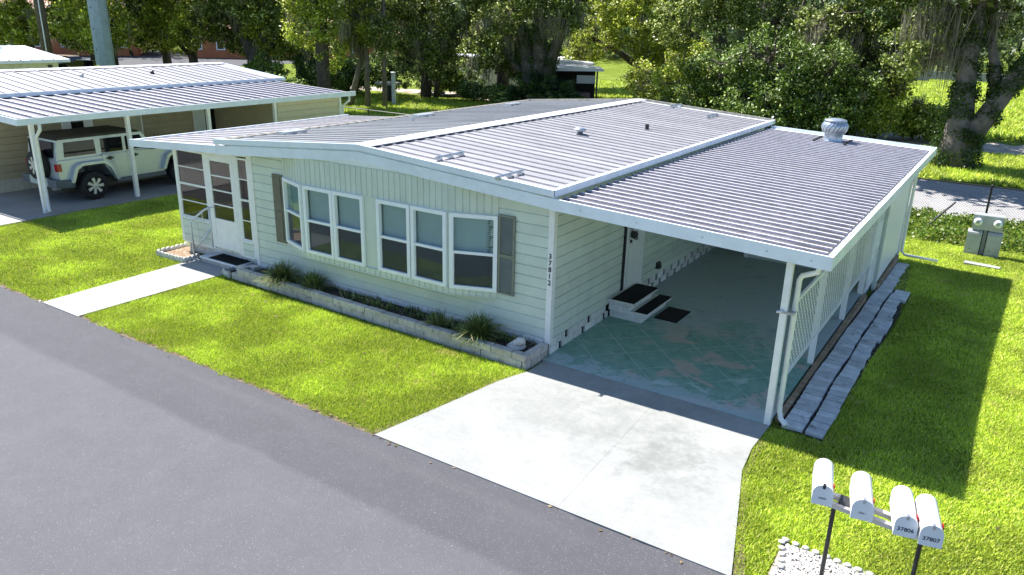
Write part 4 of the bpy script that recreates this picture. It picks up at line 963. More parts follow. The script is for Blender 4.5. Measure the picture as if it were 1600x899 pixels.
def suv():
    J = thing('parked_suv', (-16.95, 3.0, 0), 'boxy silver off-road vehicle with dark roof parked under the neighbouring carport', 'suv')
    x0, x1 = -17.75, -16.13                              # body sides
    lower = [(.78, .5), (.85, .5), (1.15, .62), (1.2, .95), (1.45, 1.02), (1.95, 1.02), (2.25, .9), (2.42, .5), (3.9, .48), (4.05, .8), (4.25, .98), (4.75, .98), (4.95, .8), (5.1, .55), (5.3, .6), (5.3, .95), (5.2, 1.1), (3.85, 1.22), (.78, 1.2)]
    body = part('body', MB().prism(lower, 'x', x0, x1), CARM, J)
    cab = [(.8, 1.2), (3.75, 1.2), (3.35, 1.75), (3.2, 1.79), (1.0, 1.79), (.88, 1.74)]
    up = part('cabin', MB().prism(cab, 'x', x0+.06, x1-.06), CARM, J)
    part('hardtop', MB().prism([(.86, 1.76), (3.3, 1.76), (3.22, 1.82), (1.0, 1.83)], 'x', x0+.05, x1-.05), TOPM, J)
    for xs, sg in ((x1-.06, 1), (x0+.06, -1)):
        for (a, b, c_, d, z1) in ((1.02, 1.92, 1.05, 1.9, 1.68), (2.08, 2.72, 2.08, 2.72, 1.68), (2.82, 3.52, 2.82, 3.28, 1.68)):
            q = sorted((xs+sg*.001, xs+sg*.009))
            part('side_window', MB().prism([(a, 1.28), (b, 1.28), (d, z1), (c_, z1)], 'x', *q), GLASSD, J)
        for (a, b) in ((2.06, 2.75), (2.8, 3.72)):       # doors stand a little proud
            q = sorted((x1 if sg > 0 else x0, (x1+.012) if sg > 0 else (x0-.012)))
            dr = part('door', MB().prism([(a+(.28 if a < 2.5 else 0), .55), (b, .55), (b, 1.235), (a, 1.235), (a, .98)], 'x', *q), CARM, J)
            hy = a+.12 if a > 2.5 else a+.1
            q2 = sorted((q[1] if sg > 0 else q[0], (q[1]+.03) if sg > 0 else (q[0]-.03)))
            part('door_handle', MB().prism([(hy, 1.1), (hy+.2, 1.1), (hy+.2, 1.14), (hy, 1.14)], 'x', *q2).prism([(hy+.06, 1.07), (hy+.14, 1.07), (hy+.14, 1.17), (hy+.06, 1.17)], 'x', *[v-sg*.008 for v in q2]), BLACK, dr)
        for yc in (1.7, 4.5):                             # flat-topped flares
            q = sorted((x1-.02, x1+.15)) if sg > 0 else (x0-.15, x0+.02)
            o = [(yc-.68, .6), (yc-.52, 1.0), (yc-.33, 1.1), (yc+.33, 1.1), (yc+.55, .95), (yc+.72, .52), (yc+.64, .5), (yc+.48, .88), (yc+.3, 1.02), (yc-.3, 1.02), (yc-.45, .93), (yc-.6, .58)]
            part('fender_flare', MB().prism(o, 'x', *q), CARM, J)
            wheel(J, (x1-.02 if sg > 0 else x0+.02, yc-.02, .41), side=sg)
        q = (x1-.05, x1+.04) if sg > 0 else (x0-.04, x0+.05)
        part('tail_light', MB().box(q[0]-.06 if sg > 0 else q[0], q[1] if sg > 0 else q[1]+.06, .74, .86, .92, 1.12), TAIL, J)
        part('mirror', MB().box(*((x1+.02, x1+.22) if sg > 0 else (x0-.22, x0-.02)), 3.48, 3.6, 1.24, 1.42), BLACK, J)
        part('rock_rail', MB().box(*((x1-.05, x1+.03) if sg > 0 else (x0-.03, x0+.05)), 2.4, 3.95, .4, .52), PLAST, J)
    part('rear_window', MB().box(x0+.2, x1-.2, .8, .845, 1.26, 1.7), GLASSD, J)
    part('rear_bumper', MB().prism([(.62, .48), (1.12, .45), (1.15, .66), (.62, .7)], 'x', x0-.08, x1+.08), PLAST, J)
    part('bumper_cap', MB().box(x0+.35, x1-.35, .6, .66, .5, .72), CARM, J)
    wheel(J, (-16.85, .62, 1.05), .4, .24, -1, 'spare_wheel', 'y')
    part('tailgate', MB().box(x0+.12, x1-.12, .765, .79, .62, 1.22), CARM, J)
    part('exhaust', MB().tube([(-16.5, .72, .4), (-16.4, 1.1, .4)], .035, 8), CHROME, J)
    part('underbody', MB().box(x0+.2, x1-.2, .9, 5.1, .3, .55), BLACK, J)
    part('front_bumper', MB().box(x0-.02, x1+.02, 5.28, 5.5, .5, .72), PLAST, J); part('windscreen', MB().prism([(3.74, 1.24), (3.76, 1.24), (3.37, 1.73), (3.35, 1.73)], 'x', x0+.15, x1-.15), GLASSD, J)
suv()

# ------------------------------------------------------------------ far-left house, poles, far buildings, cars
def far_things():
    t = thing('far_white_house', (-38, 8, 0), 'white house with pale roof far behind at the left edge', 'house')
    part('wall', MB().box(-42, -34.2, -4, 10.5, -.3, 2.75), mat('far_white_wall', (.62, .62, .52), .7), t)
    part('roof', MB().prism([(-42.6, 2.72), (-33.8, 2.72), (-33.8, 2.86), (-38, 3.35), (-42.6, 2.86)], 'y', -4.5, 10.9), TRIM, t)
    r2 = part('upper_roof', MB().prism([(-42, 3.2), (-36.2, 3.25), (-36.2, 3.4), (-39, 3.75), (-42, 3.5)], 'y', -4, 9.0), TRIM, t)
    for i in range(30): part('roof_rib', MB().prism([(-38, 3.352), (-33.8, 2.862), (-33.8, 2.9), (-38, 3.39)], 'y', -4.4+i*.5, -4.34+i*.5), RIBW, t)
    part('vent', MB().box(-34.19, -34.17, 10.0, 10.2, 2.4, 2.6), BLACK, t)
    t = thing('utility_pole', (-42.1, 17.4, 0), 'thick blue grey concrete utility pole behind the neighbouring roof', 'utility pole')
    part('shaft', MB().prism([(-42.1+.53*math.cos(PI*(k+.5)/4), 17.4+.53*math.sin(PI*(k+.5)/4)) for k in range(8)], 'z', -.4, 15), mat('blue_grey_concrete', (.28, .35, .43), .7, var=.1, vs=6, col2=(.2, .25, .28), c2=(.5, .7), c2s=3), t)
    for z in (2.9, 4.1, 5.3): part('bolt_hole', MB().lathe([(.05, -.5), (.05, -.47)], 6, (-42.0, 17.4, z), 'y'), DARK, t)
    t = thing('wooden_pole', (-47.9, 17.0, 0), 'dark wooden pole standing among the far trees at upper left', 'utility pole')
    part('shaft', MB().tube([(-48, 17, -.4), (-48, 17, 14)], [.34, .28], 10), mat('dark_pole_wood', (.09, .075, .06), .9, var=.3, vs=5), t, smooth=True)
    part('conduit', MB().tube([(-47.68, 16.8, -.4), (-47.7, 16.85, 13)], .05, 6), GALV, t)
    # far building with red tiled roof
    OR = mat('orange_stucco', (.52, .17, .07), .85, var=.12, vs=1); TILE = mat('terracotta_tiles', (.62, .36, .27), .8, var=.15, vs=2, col2=(.45, .22, .15), c2=(.5, .7), c2s=1)
    def building(x, y, w_, d, h, rz, lab, n, roofh=2.2):
        t = thing('stucco_building', (x, y, -.3), lab, 'building', 'terracotta roofed buildings beyond the trees', rz=rz, local=True)
        part('wall', MB().box(-w_/2, w_/2, -d/2, d/2, 0, h), OR, t)
        rf = part('roof', MB().add([(-w_/2-.6, -d/2-.6, h), (w_/2+.6, -d/2-.6, h), (w_/2+.6, d/2+.6, h), (-w_/2-.6, d/2+.6, h), (-w_/2+d*.4, 0, h+roofh), (w_/2-d*.4, 0, h+roofh)], [(0, 1, 5, 4), (1, 2, 5), (2, 3, 4, 5), (3, 0, 4), (3, 2, 1, 0)]), TILE, t)
        rid = MB(); k = -w_/2
        while k < w_/2: rid.tube([(k, -d/2-.6, h+.04), (k*.85, -d*.05, h+roofh*.92)], .07, 4, False); k += .45
        part('roof_tile_ribs', rid, TILE, rf, kind='stuff')
        part('eave_band', MB().box(-w_/2-.62, w_/2+.62, -d/2-.65, -d/2-.55, h-.22, h+.03), VINYL, t)
        for i in range(n):
            wx = -w_/2+(i+.5)*w_/n
            for z in ((1.0,) if h < 4 else (1.0, 3.9)):
                f = MB(); bar_frame(f, wx-.55, wx+.55, z, z+1.6, .14, -d/2-.05, -d/2+.02); fr = part('window', f, VINYL, t)
                part('pane', MB().box(wx-.41, wx+.41, -d/2-.02, -d/2+.0, z+.14, z+1.46), GLASSD, fr)
        return t
    building(-79, 66, 26, 12, 3.3, .62, 'orange stucco building with red tiled roof beyond the oak at upper left', 9)
    building(-105, 44, 26, 12, 5.6, .9, 'orange stucco building seen through leaves behind the concrete pole', 8)
    building(-123, 40, 20, 12, 6.0, 1.1, 'pinkish stucco building behind the wooden pole at the far left', 6)
    # parked cars far away
    def far_car(x, y, rz, col, lab, h=1.5):
        t = thing('parked_car', (x, y, -.3), lab, 'car', 'far cars in the lot at upper left', rz=rz, local=True)
        CM = mat('car_paint_'+str(len(bpy.data.materials)), col, .25, .2, var=.02)
        part('body', MB().prism([(-2.2, .3), (2.2, .3), (2.25, .75), (1.3, .88), (-2.15, .92), (-2.25, .6)], 'y', -.88, .88), CM, t)
        part('cabin', MB().prism([(-2.0, .9), (1.2, .88), (.5, h), (-1.5, h)], 'y', -.76, .76), GLASSD, t); part('car_roof', MB().prism([(-1.55, h-.06), (.58, h-.06), (.45, h+.02), (-1.4, h+.02)], 'y', -.74, .74), CM, t)
        for xx in (-1.4, 1.4):
            for yy in (-.85, .85): part('wheel', MB().lathe([(.32, -.1), (.34, 0), (.32, .1)], 14, (xx, yy, .33), 'y'), TYRE, t)
    far_car(-64.6, 27.0, .45, (.35, .26, .17), 'tan parked car beside the wooden pole at upper left', 1.7)
    far_car(-58.7, 22.6, .5, (.05, .09, .32), 'blue parked car just above the white house roof', 1.4)
    far_car(-60.5, 27.2, .4, (.7, .7, .72), 'white parked car right of the tan car', 1.5)
    # white trailer and open shelters beyond the garden
    t = thing('white_trailer', (-30, 44, -.3), 'long pale trailer half hidden by hanging moss behind the trees', 'trailer', rz=.45, local=True)
    part('body', MB().cbox(-5, 5, -1.3, 1.3, .5, 2.6, .12), mat('trailer_white', (.6, .66, .7), .5), t); part('roof', MB().cbox(-5.2, 5.2, -1.5, 1.5, 2.6, 2.75, .08), RIBW, t)
    part('skirt', MB().box(-4.9, 4.9, -1.25, 1.25, .0, .5), mat('trailer_skirt', (.05, .07, .1), .7), t)
    for x in (-3, -.5, 2.5):
        f = MB(); bar_frame(f, x-.5, x+.5, 1.3, 2.1, .06, -1.34, -1.3); f = part('window', f, GALV, t); part('pane', MB().box(x-.44, x+.44, -1.325, -1.31, 1.36, 2.04), GLASSD, f)
    t = thing('open_shelter', (-19.9, 36.2, -.3), 'white roofed open shelter beyond the palmettos', 'shelter', rz=.55, local=True)
    for x in (-1.6, 1.6):
        for y in (-1.5, 1.5): part('post', MB().box(x-.05, x+.05, y-.05, y+.05, 0, 2.5), BLACK, t)
    part('roof', MB().prism([(-2.0, 2.45), (2.0, 2.5), (2.0, 2.6), (0, 2.75), (-2.0, 2.6)], 'y', -1.9, 1.9), RIBW, t)
    part('rear_wall', MB().box(-1.7, 1.7, 1.45, 1.52, 0, 2.45), DARK, t); part('crate', MB().cbox(.4, 1.3, -.3, .6, 0, 1.0, .04), mat('shelter_box', (.2, .13, .15), .6), t); part('hanging_rack', MB().box(.3, 1.5, -1.4, -1.3, 1.7, 2.2), STONEW, t)
    t = thing('open_shelter', (-22.3, 38.9, -.3), 'second white roofed shelter standing behind the first', 'shelter', rz=.55, local=True)
    for x in (-1.8, 1.8): part('post', MB().box(x-.05, x+.05, -.05, .05, 0, 2.6), BLACK, t)
    part('roof', MB().prism([(-2.3, 2.62), (2.3, 2.66), (2.3, 2.75), (0, 2.9), (-2.3, 2.75)], 'y', -1.5, 1.5), RIBW, t)
    t = thing('garden_pedestal', (-30.9, 30.4, -.3), 'dark pedestal with pale flat top on the rear lawn', 'pedestal')
    part('column', MB().box(-31.1, -30.6, 30.2, 30.7, -.4, .85), BLACK, t); part('top', MB().cbox(-31.55, -30.2, 29.9, 31.0, .85, 1.0, .03), WALK, t)
    t = thing('garden_post', (-29.6, 29.6, -.3), 'white wooden post beside the dark pedestal', 'post')
    part('shaft', MB().box(-29.7, -29.5, 29.5, 29.7, -.4, 1.7), mat('grey_white_post', (.55, .6, .62), .7), t); part('cap', MB().cbox(-29.73, -29.47, 29.47, 29.73, 1.7, 1.76, .02), WHITE, t)
    part('far_wall', MB().box(-25, 60, 93, 93.4, -.4, .75), mat('grey_wall', (.28, .28, .29), .8, var=.08, vs=.5), None, label='long low grey wall across the far field at upper right', cat='wall')
    t = thing('clear_tarp_tunnel', (-43.4, 24.5, -.3), 'pale translucent covered tunnel behind the neighbouring roof ridge', 'tunnel', rz=.55, local=True)
    TM = mat('tarp_film', (.55, .62, .68), .4, var=.1)
    mb = MB(); n = 9
    for i in range(2): mb.add([], [])
    arc = [(1.6*math.cos(PI*k/n), 1.7*math.sin(PI*k/n)) for k in range(n+1)]
    part('film', MB().prism([(p, q) for p, q in arc], 'x', -3, 3), TM, t)
    for i in range(5):
        x = -3+1.5*i; part('hoop', MB().tube([(x, p*1.02, q*1.02) for p, q in arc], .05, 5), VINYL, t)
far_things()
# ------------------------------------------------------------------ vegetation
BARK = mat('oak_bark', (.075, .06, .048), .95, var=.3, vs=6, col2=(.16, .14, .12), c2=(.5, .7), c2s=4, bump=.8, bs=18)
BARKP = mat('pale_bark', (.17, .145, .125), .95, var=.25, vs=4, col2=(.12, .1, .08), c2=(.5, .7), c2s=3, bump=.8, bs=14)
OAKL = leafmat('oak_leaf', (.03, .055, .01), (.18, .235, .035), (.7, .74, .34), .42, .5)  # pale third tone puts sunlit specks into the leaf colour
LIMEL = leafmat('sunny_oak_leaf', (.08, .12, .012), (.36, .42, .04), (.75, .75, .28), .45, .5)  # limier, brighter oak leaf with sunlight put into its colour
BUSHL = leafmat('shrub_leaf', (.02, .046, .007), (.14, .22, .026), (.62, .72, .33), .35, .7)  # bright third tone: sunlit specks painted into the shrub leaves
IVYL = leafmat('ivy_leaf', (.02, .05, .008), (.05, .1, .012), (.1, .14, .03), .3, 1.)
MOSS = leafmat('spanish_moss', (.12, .115, .085), (.2, .19, .145), (.3, .28, .22), .35, 1.)
FARL = leafmat('far_leaf', (.05, .085, .03), (.11, .15, .05), (.22, .24, .12), .4, .06)  # muted tones, distance haze put into the leaf colour
PALML = leafmat('palmetto_leaf', (.02, .055, .02), (.05, .1, .03), (.12, .16, .06), .3, 1.)

def leafarr(C, size, g, up=.5, asp=.55):
    "one kite-shaped leaf at every point of C"
    n = len(C); nrm = g.normal(size=(n, 3)); nrm[:, 2] += up*1.2; nrm /= np.linalg.norm(nrm, axis=1)[:, None]
    t = g.normal(size=(n, 3)); t -= nrm*(t*nrm).sum(1)[:, None]; t /= np.linalg.norm(t, axis=1)[:, None]; b = np.cross(nrm, t)
    s = (size*g.uniform(.45, 1.5, n))[:, None]
    V = np.stack([C-t*s*.5, C+b*s*asp*.5-t*s*.05, C+t*s*.5, C-b*s*asp*.5-t*s*.05], 1).reshape(-1, 3)
    return V, np.arange(4*n).reshape(n, 4)
def crown_pts(blobs, g, n, clump=.55, per=70):
    "leaf centres in clumps spread through ellipsoids, denser near the surface, flattened at the base"
    vol = np.array([b[1][0]*b[1][1]*b[1][2] for b in blobs]) ** .75; vol /= vol.sum(); out = []
    for (c, r), q in zip(blobs, vol):
        k = max(3, int(n*q/per)); d = g.normal(size=(k, 3)); d /= np.linalg.norm(d, axis=1)[:, None]
        rr = g.uniform(.3, 1., k) ** .5; cc = np.array(c)+d*rr[:, None]*np.array(r)
        m = g.integers(per//2, per*3//2, k); P = np.repeat(cc, m, 0); sz = np.repeat(g.uniform(.5, 1.2, k), m)[:, None]
        out.append(P+g.normal(size=P.shape)*clump*np.array([.5, .5, .36])*sz)
    return np.concatenate(out)
def moss_mesh(spots, g, L=(.5, 1.6)):
    V = []; F = []
    for (x, y, z) in spots:
        l = g.uniform(*L); k = int(10+l*8)
        for i in range(k):
            dx, dy = g.normal(0, .12+.08*l, 2); ll = l*g.uniform(.15, 1.); w_ = g.uniform(.006, .022); a = g.uniform(0, PI); c, s = math.cos(a)*w_, math.sin(a)*w_
            o = len(V); wx, wy = g.normal(0, .06, 2); z0 = z+g.uniform(-.15, .2)
            V += [(x+dx-c, y+dy-s, z0), (x+dx+c, y+dy+s, z0), (x+dx*.8+wx+c, y+dy*.8+wy+s, z0-ll*.55), (x+dx*.8+wx-c, y+dy*.8+wy-s, z0-ll*.55), (x+dx*.55, y+dy*.55, z0-ll)]
            F += [(o, o+1, o+2), (o, o+2, o+3), (o+3, o+2, o+4)]
    return np.array(V), np.array(F)
def jag(p, q, n, a, g):
    "wandering limb from p to q"
    p, q = np.array(p, float), np.array(q, float); P = [p+(q-p)*i/n for i in range(n+1)]
    return [tuple(v+(g.normal(0, a, 3) if 0 < i < n else 0)) for i, v in enumerate(P)]
def tree(name, label, base, stems, blobs, n, leaf=OAKL, size=.13, seed=1, bark=BARK, moss=0, ivy=0, cat='tree', group='oaks and other trees behind the houses', hi=None, mossL=(.5, 1.6), mossz=None, clump=.55):
    g = np.random.default_rng(seed); bx, by, bz = base
    t = thing(name, base, label, cat, group)
    tr = MB()
    first = None; limbs = []
    for i, (pts, r) in enumerate(stems):
        P = [(bx+x, by+y, bz+z) for x, y, z in pts]
        o = part('trunk' if i == 0 else 'limb', MB().tube(P, r, 9), bark, t if i == 0 else first, smooth=True); first = first or o; limbs.append((P, r))
    B = [((bx+c[0], by+c[1], bz+c[2]), r) for c, r in blobs]
    # twigs that carry the clumps
    tw = MB()
    for c, r in B:
        src = min((p for P, _ in limbs for p in P[len(P)//2:]), key=lambda p: (p[0]-c[0])**2+(p[1]-c[1])**2+(p[2]-c[2])**2)
        for k in range(3):
            d = g.normal(size=3)*np.array(r)*.55; pp = jag(src, np.array(c)+d, 4, .15, g); tw.tube(pp, [.09, .07, .05, .035, .015], 5)
    if tw.v: part('branches', tw, bark, t, kind='stuff')
    C = crown_pts(B, g, int(n*1.4), clump*.8); C = C[C[:, 2] > hgt(0, by)+.15]
    V, F = leafarr(C, size*1.22, g)
    part_ = put('crown', npmesh('crown', V, F, leaf), t)
    if hi:
        HB = [((bx+c[0], by+c[1], bz+c[2]), r) for c, r in hi]; C = crown_pts(HB, g, 5000*len(HB), .9, 40); V, F = leafarr(C, .45, g)
        put('upper_crown', npmesh('upper_crown', V, F, leaf), t)
    if moss:
        k = g.choice(len(C if not hi else F), 1); Q = crown_pts(B, g, moss*3, .3, 3)
        zz = Q[:, 2]; Q = Q[(zz > (bz+(mossz or 2.6)))][:moss]
        V, F = moss_mesh(Q, g, mossL); put('hanging_moss', npmesh('hanging_moss', V, F, MOSS), t, kind='stuff')
    if ivy:
        L = []
        for P, r in limbs:
            rs = r if isinstance(r, (list, tuple)) else [r]*len(P)
            for a, b, ra, rb in zip(P, P[1:], rs, rs[1:]):
                a, b = np.array(a), np.array(b); m = int(3.2*ivy*np.linalg.norm(b-a)*(ra+rb)) if a[2] < bz+4.6 and (a[2] < bz+2.6 or rb < .45) else 0; u = g.random(m)[:, None]; d = g.normal(size=(m, 3)); d[:, 2] *= .3; d /= np.linalg.norm(d, axis=1)[:, None]
                L.append(a+(b-a)*u+d*((ra+(rb-ra)*u)*g.uniform(.95, 1.5, (m, 1))))
        Q = np.concatenate(L); k = np.sin(Q[:, 0]*3.1+1)*np.sin(Q[:, 2]*2.3+Q[:, 0]*1.7)+.6*np.sin(Q[:, 2]*6.1+Q[:, 1]*4); Q = Q[k+g.normal(0, .35, len(Q)) > .0]; V, F = leafarr(Q, .085, g, .2, .8); put('ivy', npmesh('ivy', V, F, IVYL), t, kind='stuff')
    return t

def woods():
    # big forked oak on the right
    tree('forked_oak', 'ivy covered forked oak behind the carport roof at right', (3.55, 27.6, -.35),
         [([(0, 0, -.2), (-.05, 0, 1.2), (-.12, .1, 2.5), (-.25, .1, 4.5), (-.35, .1, 8.5)], [.82, .62, .45, .34, .26]),
          ([(.25, 0, 1.1), (.75, 0, 2.1), (1.3, .0, 3.3), (2.2, .1, 5.0), (3.4, .2, 7.4), (4.0, .3, 9)], [.5, .42, .36, .32, .28, .22]),
          ([(1.0, .0, 2.9), (.7, .3, 4.2), (.3, .5, 5.5), (.2, .6, 7)], [.22, .2, .16, .1])],
         [((-1.4, .3, 5.6), (1.3, 1.4, 1.3)), ((.6, .8, 6.0), (1.1, 1., .9)), ((-2.6, .6, 4.6), (1.1, 1.2, 1.2))], 5200, OAKL, .11, 11, BARKP, moss=60, ivy=800, mossL=(.8, 2.4), mossz=4.2,
         hi=[((0, 0, 9), (4.5, 4, 2.2)), ((3.5, 1, 9.5), (3.5, 3.5, 2)), ((-3.5, -4.2, 9), (4.5, 2.2, 1.6)), ((2.5, -4.6, 9.2), (3.5, 2.0, 1.4))], clump=.45)
    # shrubs behind the back of the carport
    sh = [(-11.2, 33.6, 2.2, 3.6, 'leafy shrub at the left end of the thicket'), (-9.2, 33.0, 1.9, 3.7, 'second shrub from the left in the thicket'), (-7.2, 31.8, 2.0, 4.3, 'tall glossy shrub in the thicket right of the ridge end'),
          (-5.3, 32.0, 1.9, 4.6, 'tallest glossy shrub in the thicket behind the carport corner'), (-3.6, 32.8, 1.9, 4.2, 'dark glossy shrub behind the turbine vent'),
          (-2.0, 33.6, 1.7, 3.7, 'dark shrub right of the turbine vent'), (-.7, 34.6, 1.5, 2.9, 'low shrub at the right end of the thicket'), (-13.3, 36.5, 2.2, 3.2, 'shrub beside the lit lawn at the left of the thicket'),
          (-8.4, 36.5, 2.4, 4.6, 'back row shrub behind the left half of the thicket'), (-5.6, 37.0, 2.5, 5.0, 'tall back row shrub behind the middle of the thicket'), (-3.0, 37.2, 2.4, 4.8, 'back row shrub behind the turbine vent'), (.9, 36.2, 1.5, 1.7, 'low bright bush beside the track left of the forked oak')]
    for i, (x, y, r, h, lab) in enumerate(sh):
        g = random.Random(i)
        st = [([(0, 0, -.1), (g.uniform(-.3, .3), 0, h*.3), (g.uniform(-.6, .6), 0, h*.75)], [.09, .07, .03])]+[([(0, 0, .1), (g.uniform(-.8, .8), g.uniform(-.5, .5), h*.4), (g.uniform(-1.2, 1.2), g.uniform(-.6, .6), h*.8)], [.06, .05, .02]) for _ in range(3)]
        bl = [((g.uniform(-.4, .4)*r, g.uniform(-.3, .3)*r, h*.66), (r*.8, r*.8, h*.3)), ((g.uniform(-.5, .5)*r, -.3*r, h*.35), (r, r*.9, h*.3)), ((g.uniform(-.6, .6)*r, .1, h*.85), (r*.6, r*.6, h*.2))]+[((g.uniform(-1, 1)*r, g.uniform(-.6, .4)*r, h*g.uniform(.8, 1.12)), (r*.22, r*.22, h*.13)) for _ in range(4)]
        tree('tall_shrub', lab, (x, y, -.35), st, bl, 9000, BUSHL if i not in (0, 6, 7, 11) else LIMEL, .12, 30+i, cat='shrub', group='shrubs in the thicket behind the carport', clump=.6, moss=(0, 14, 0, 10, 16, 20)[i % 6], mossz=1.6, mossL=(.3, .9))
    # oaks whose limbs hang over the thicket
    tree('mossy_oak', 'mossy oak with dark trunk rising behind the thicket', (-10.8, 39.5, -.35),
         [([(0, 0, -.2), (-.1, 0, 2), (-.4, 0, 4.5), (-1.0, 0, 9)], [.55, .48, .42, .3]), ([(-.2, 0, 3.2), (1.4, -.6, 4.6), (3.2, -1.2, 5.8), (5, -1.6, 8)], [.26, .22, .2, .14]), ([(-.2, 0, 3.5), (-2.2, -.6, 5), (-4, -1, 6.5)], [.22, .18, .1])],
         [((3.2, -1.5, 5.8), (2.2, 1.8, 1.3)), ((6, -2.5, 5.6), (2., 1.8, 1.2)), ((-2.5, -1, 5.6), (2.2, 1.8, 1.5)), ((.5, 0, 6.3), (2.2, 1.8, 1.2))], 15000, OAKL, .13, 51, moss=70, mossL=(.6, 1.8), hi=[((1, 0, 9), (6, 4, 2))])
    tree('mossy_oak', 'mossy oak overhanging the dark end of the thicket left of the forked oak', (-1.2, 37.4, -.35),
         [([(0, 0, -.2), (.1, 0, 2), (.3, 0, 4.5), (.4, 0, 9)], [.45, .4, .35, .25]), ([(.2, 0, 3.4), (-1.6, -1.5, 4.8), (-3.4, -2.6, 5.8)], [.2, .16, .1]), ([(.2, 0, 3.0), (1.4, -1.6, 4.4), (2.2, -2.6, 5.2)], [.18, .14, .09])],
         [((-2.4, -2.2, 5.4), (2.0, 1.6, 1.2)), ((.4, -2, 5.3), (1.8, 1.5, 1.3)), ((1.6, -2.5, 4.5), (1.2, 1.2, 1.1)), ((2.3, -3.0, 5.2), (1.3, 1.2, 1.2)), ((.9, -2.6, 3.3), (1.2, 1, .9)), ((-.6, -1, 6.4), (2.4, 2, 1.))], 19000, OAKL, .12, 52, moss=90, mossL=(.7, 2.0), mossz=3.4, hi=[((0, 0, 9), (5, 4, 2))])
    tree('sunlit_oak', 'sunlit yellow green oak standing on the bright rear lawn', (-19.2, 46.5, -.35),
         [([(0, 0, -.2), (.05, 0, 1.2), (-.2, 0, 2.6), (.1, 0, 6)], [.7, .55, .45, .3]), ([(0, 0, 2.0), (-1.8, -1, 3.4), (-3.6, -2, 4.4)], [.3, .22, .1]), ([(0, 0, 2.2), (2.0, -1, 3.6), (4, -2, 4.6)], [.28, .2, .1])],
         [((-3.2, -2.5, 4.4), (2.0, 2, 1.7)), ((-4.2, -3.2, 2.6), (1.1, 1.2, 1.5)), ((0, -2.5, 5.2), (2.6, 2, 1.6)), ((3.0, -2.5, 4.5), (2.2, 2, 1.6)), ((1.4, -2, 3.2), (1.6, 1.2, 1.0)), ((4.6, -3, 3.0), (1.6, 1.5, 1.4)), ((-1, -2, 6.6), (3, 2, 1.2))], 24000, LIMEL, .14, 53, moss=50, mossz=2.0, hi=[((0, 0, 9), (5, 4, 2))])
    tree('ivy_oak', 'huge multi stemmed oak wrapped in ivy beside the palmettos', (-20.5, 32.6, -.35),
         [([(0, 0, -.3), (-.1, 0, 1.5), (-.5, 0, 3.2), (-1.3, 0, 5.2), (-2.2, 0, 8)], [1.05, .8, .5, .38, .3]), ([(.2, 0, 1.2), (.35, 0, 3), (.3, 0, 5.5), (.2, 0, 8.5)], [.6, .5, .42, .34]), ([(.4, .1, 1.4), (1.0, .2, 3.2), (1.7, .2, 5.0), (2.8, .3, 7.4)], [.45, .38, .3, .24]),
          ([(-.5, 0, 1.8), (-1.8, -.3, 3.4), (-3.4, -.6, 4.4)], [.3, .22, .12])],
         [((-2.2, -1, 5.2), (1.6, 1.4, 1.3)), ((2.3, -.6, 5.8), (1.5, 1.3, 1.1)), ((-3.6, -1, 3.6), (1.5, 1.3, 1.4)), ((.2, -.2, 6.6), (2.2, 1.5, .9))], 13000, OAKL, .13, 54, moss=80, ivy=500, mossz=1.8, mossL=(.6, 1.7), hi=[((0, 0, 9.5), (6, 4, 2))])
    tree('slim_tree', 'slim straight dark trunk in the field behind the shelters', (-28.6, 51.5, -.35), [([(0, 0, -.2), (.1, 0, 3), (.2, 0, 6), (.3, 0, 10)], [.42, .36, .32, .28])],
         [((.2, 0, 6.6), (2.6, 2, 1.1))], 5000, OAKL, .16, 55, moss=40, hi=[((0, 0, 9), (4, 4, 2))])
    tree('mossy_oak', 'oak with moss laden boughs hanging over the pale trailer', (-25.8, 37.0, -.35),
         [([(0, 0, -.2), (-.1, 0, 2.0), (.2, 0, 4.5), (.6, 0, 8)], [.5, .42, .35, .28]), ([(0, 0, 2.0), (1.6, -1, 3.1), (3.0, -1.5, 3.6)], [.22, .17, .1]), ([(0, 0, 2.4), (-1.8, -1, 3.6), (-3.4, -1.5, 4.5)], [.22, .17, .1])],
         [((1.8, -1.6, 4.2), (1.9, 1.5, 1.4)), ((2.8, -2.0, 2.6), (1.4, 1.1, .9)), ((-2, -1.4, 4.8), (2.0, 1.6, 1.5)), ((-3.6, -1.6, 3.0), (1.3, 1.2, 1.2)), ((0, -1, 6.2), (2.6, 2, 1.1))], 17000, OAKL, .13, 56, moss=150, mossz=1.4, mossL=(.5, 1.5), hi=[((0, 0, 9), (5, 4, 2))])
    tree('mossy_oak', 'dark dense oak above the dark pedestal and white post', (-31.0, 34.6, -.35),
         [([(0, 0, -.2), (.1, 0, 2.2), (-.1, 0, 4.5), (-.3, 0, 8)], [.42, .36, .3, .22]), ([(0, 0, 2.4), (1.8, -1, 3.6), (3.0, -1.5, 4.6)], [.18, .14, .08]), ([(.5, .5, -.2), (.9, .6, 2.5), (1.0, .6, 6)], [.22, .19, .14])],
         [((1.8, -1.4, 4.6), (1.9, 1.6, 1.6)), ((-1.6, -1.2, 4.8), (1.9, 1.6, 1.6)), ((.2, -1.4, 3.0), (1.8, 1.3, 1.2)), ((2.8, -1.6, 2.6), (1.3, 1.2, 1.2)), ((0, -.8, 6.3), (2.8, 2, 1))], 18000, OAKL, .13, 57, moss=110, mossz=1.6, hi=[((0, 0, 9), (5, 4, 2))])
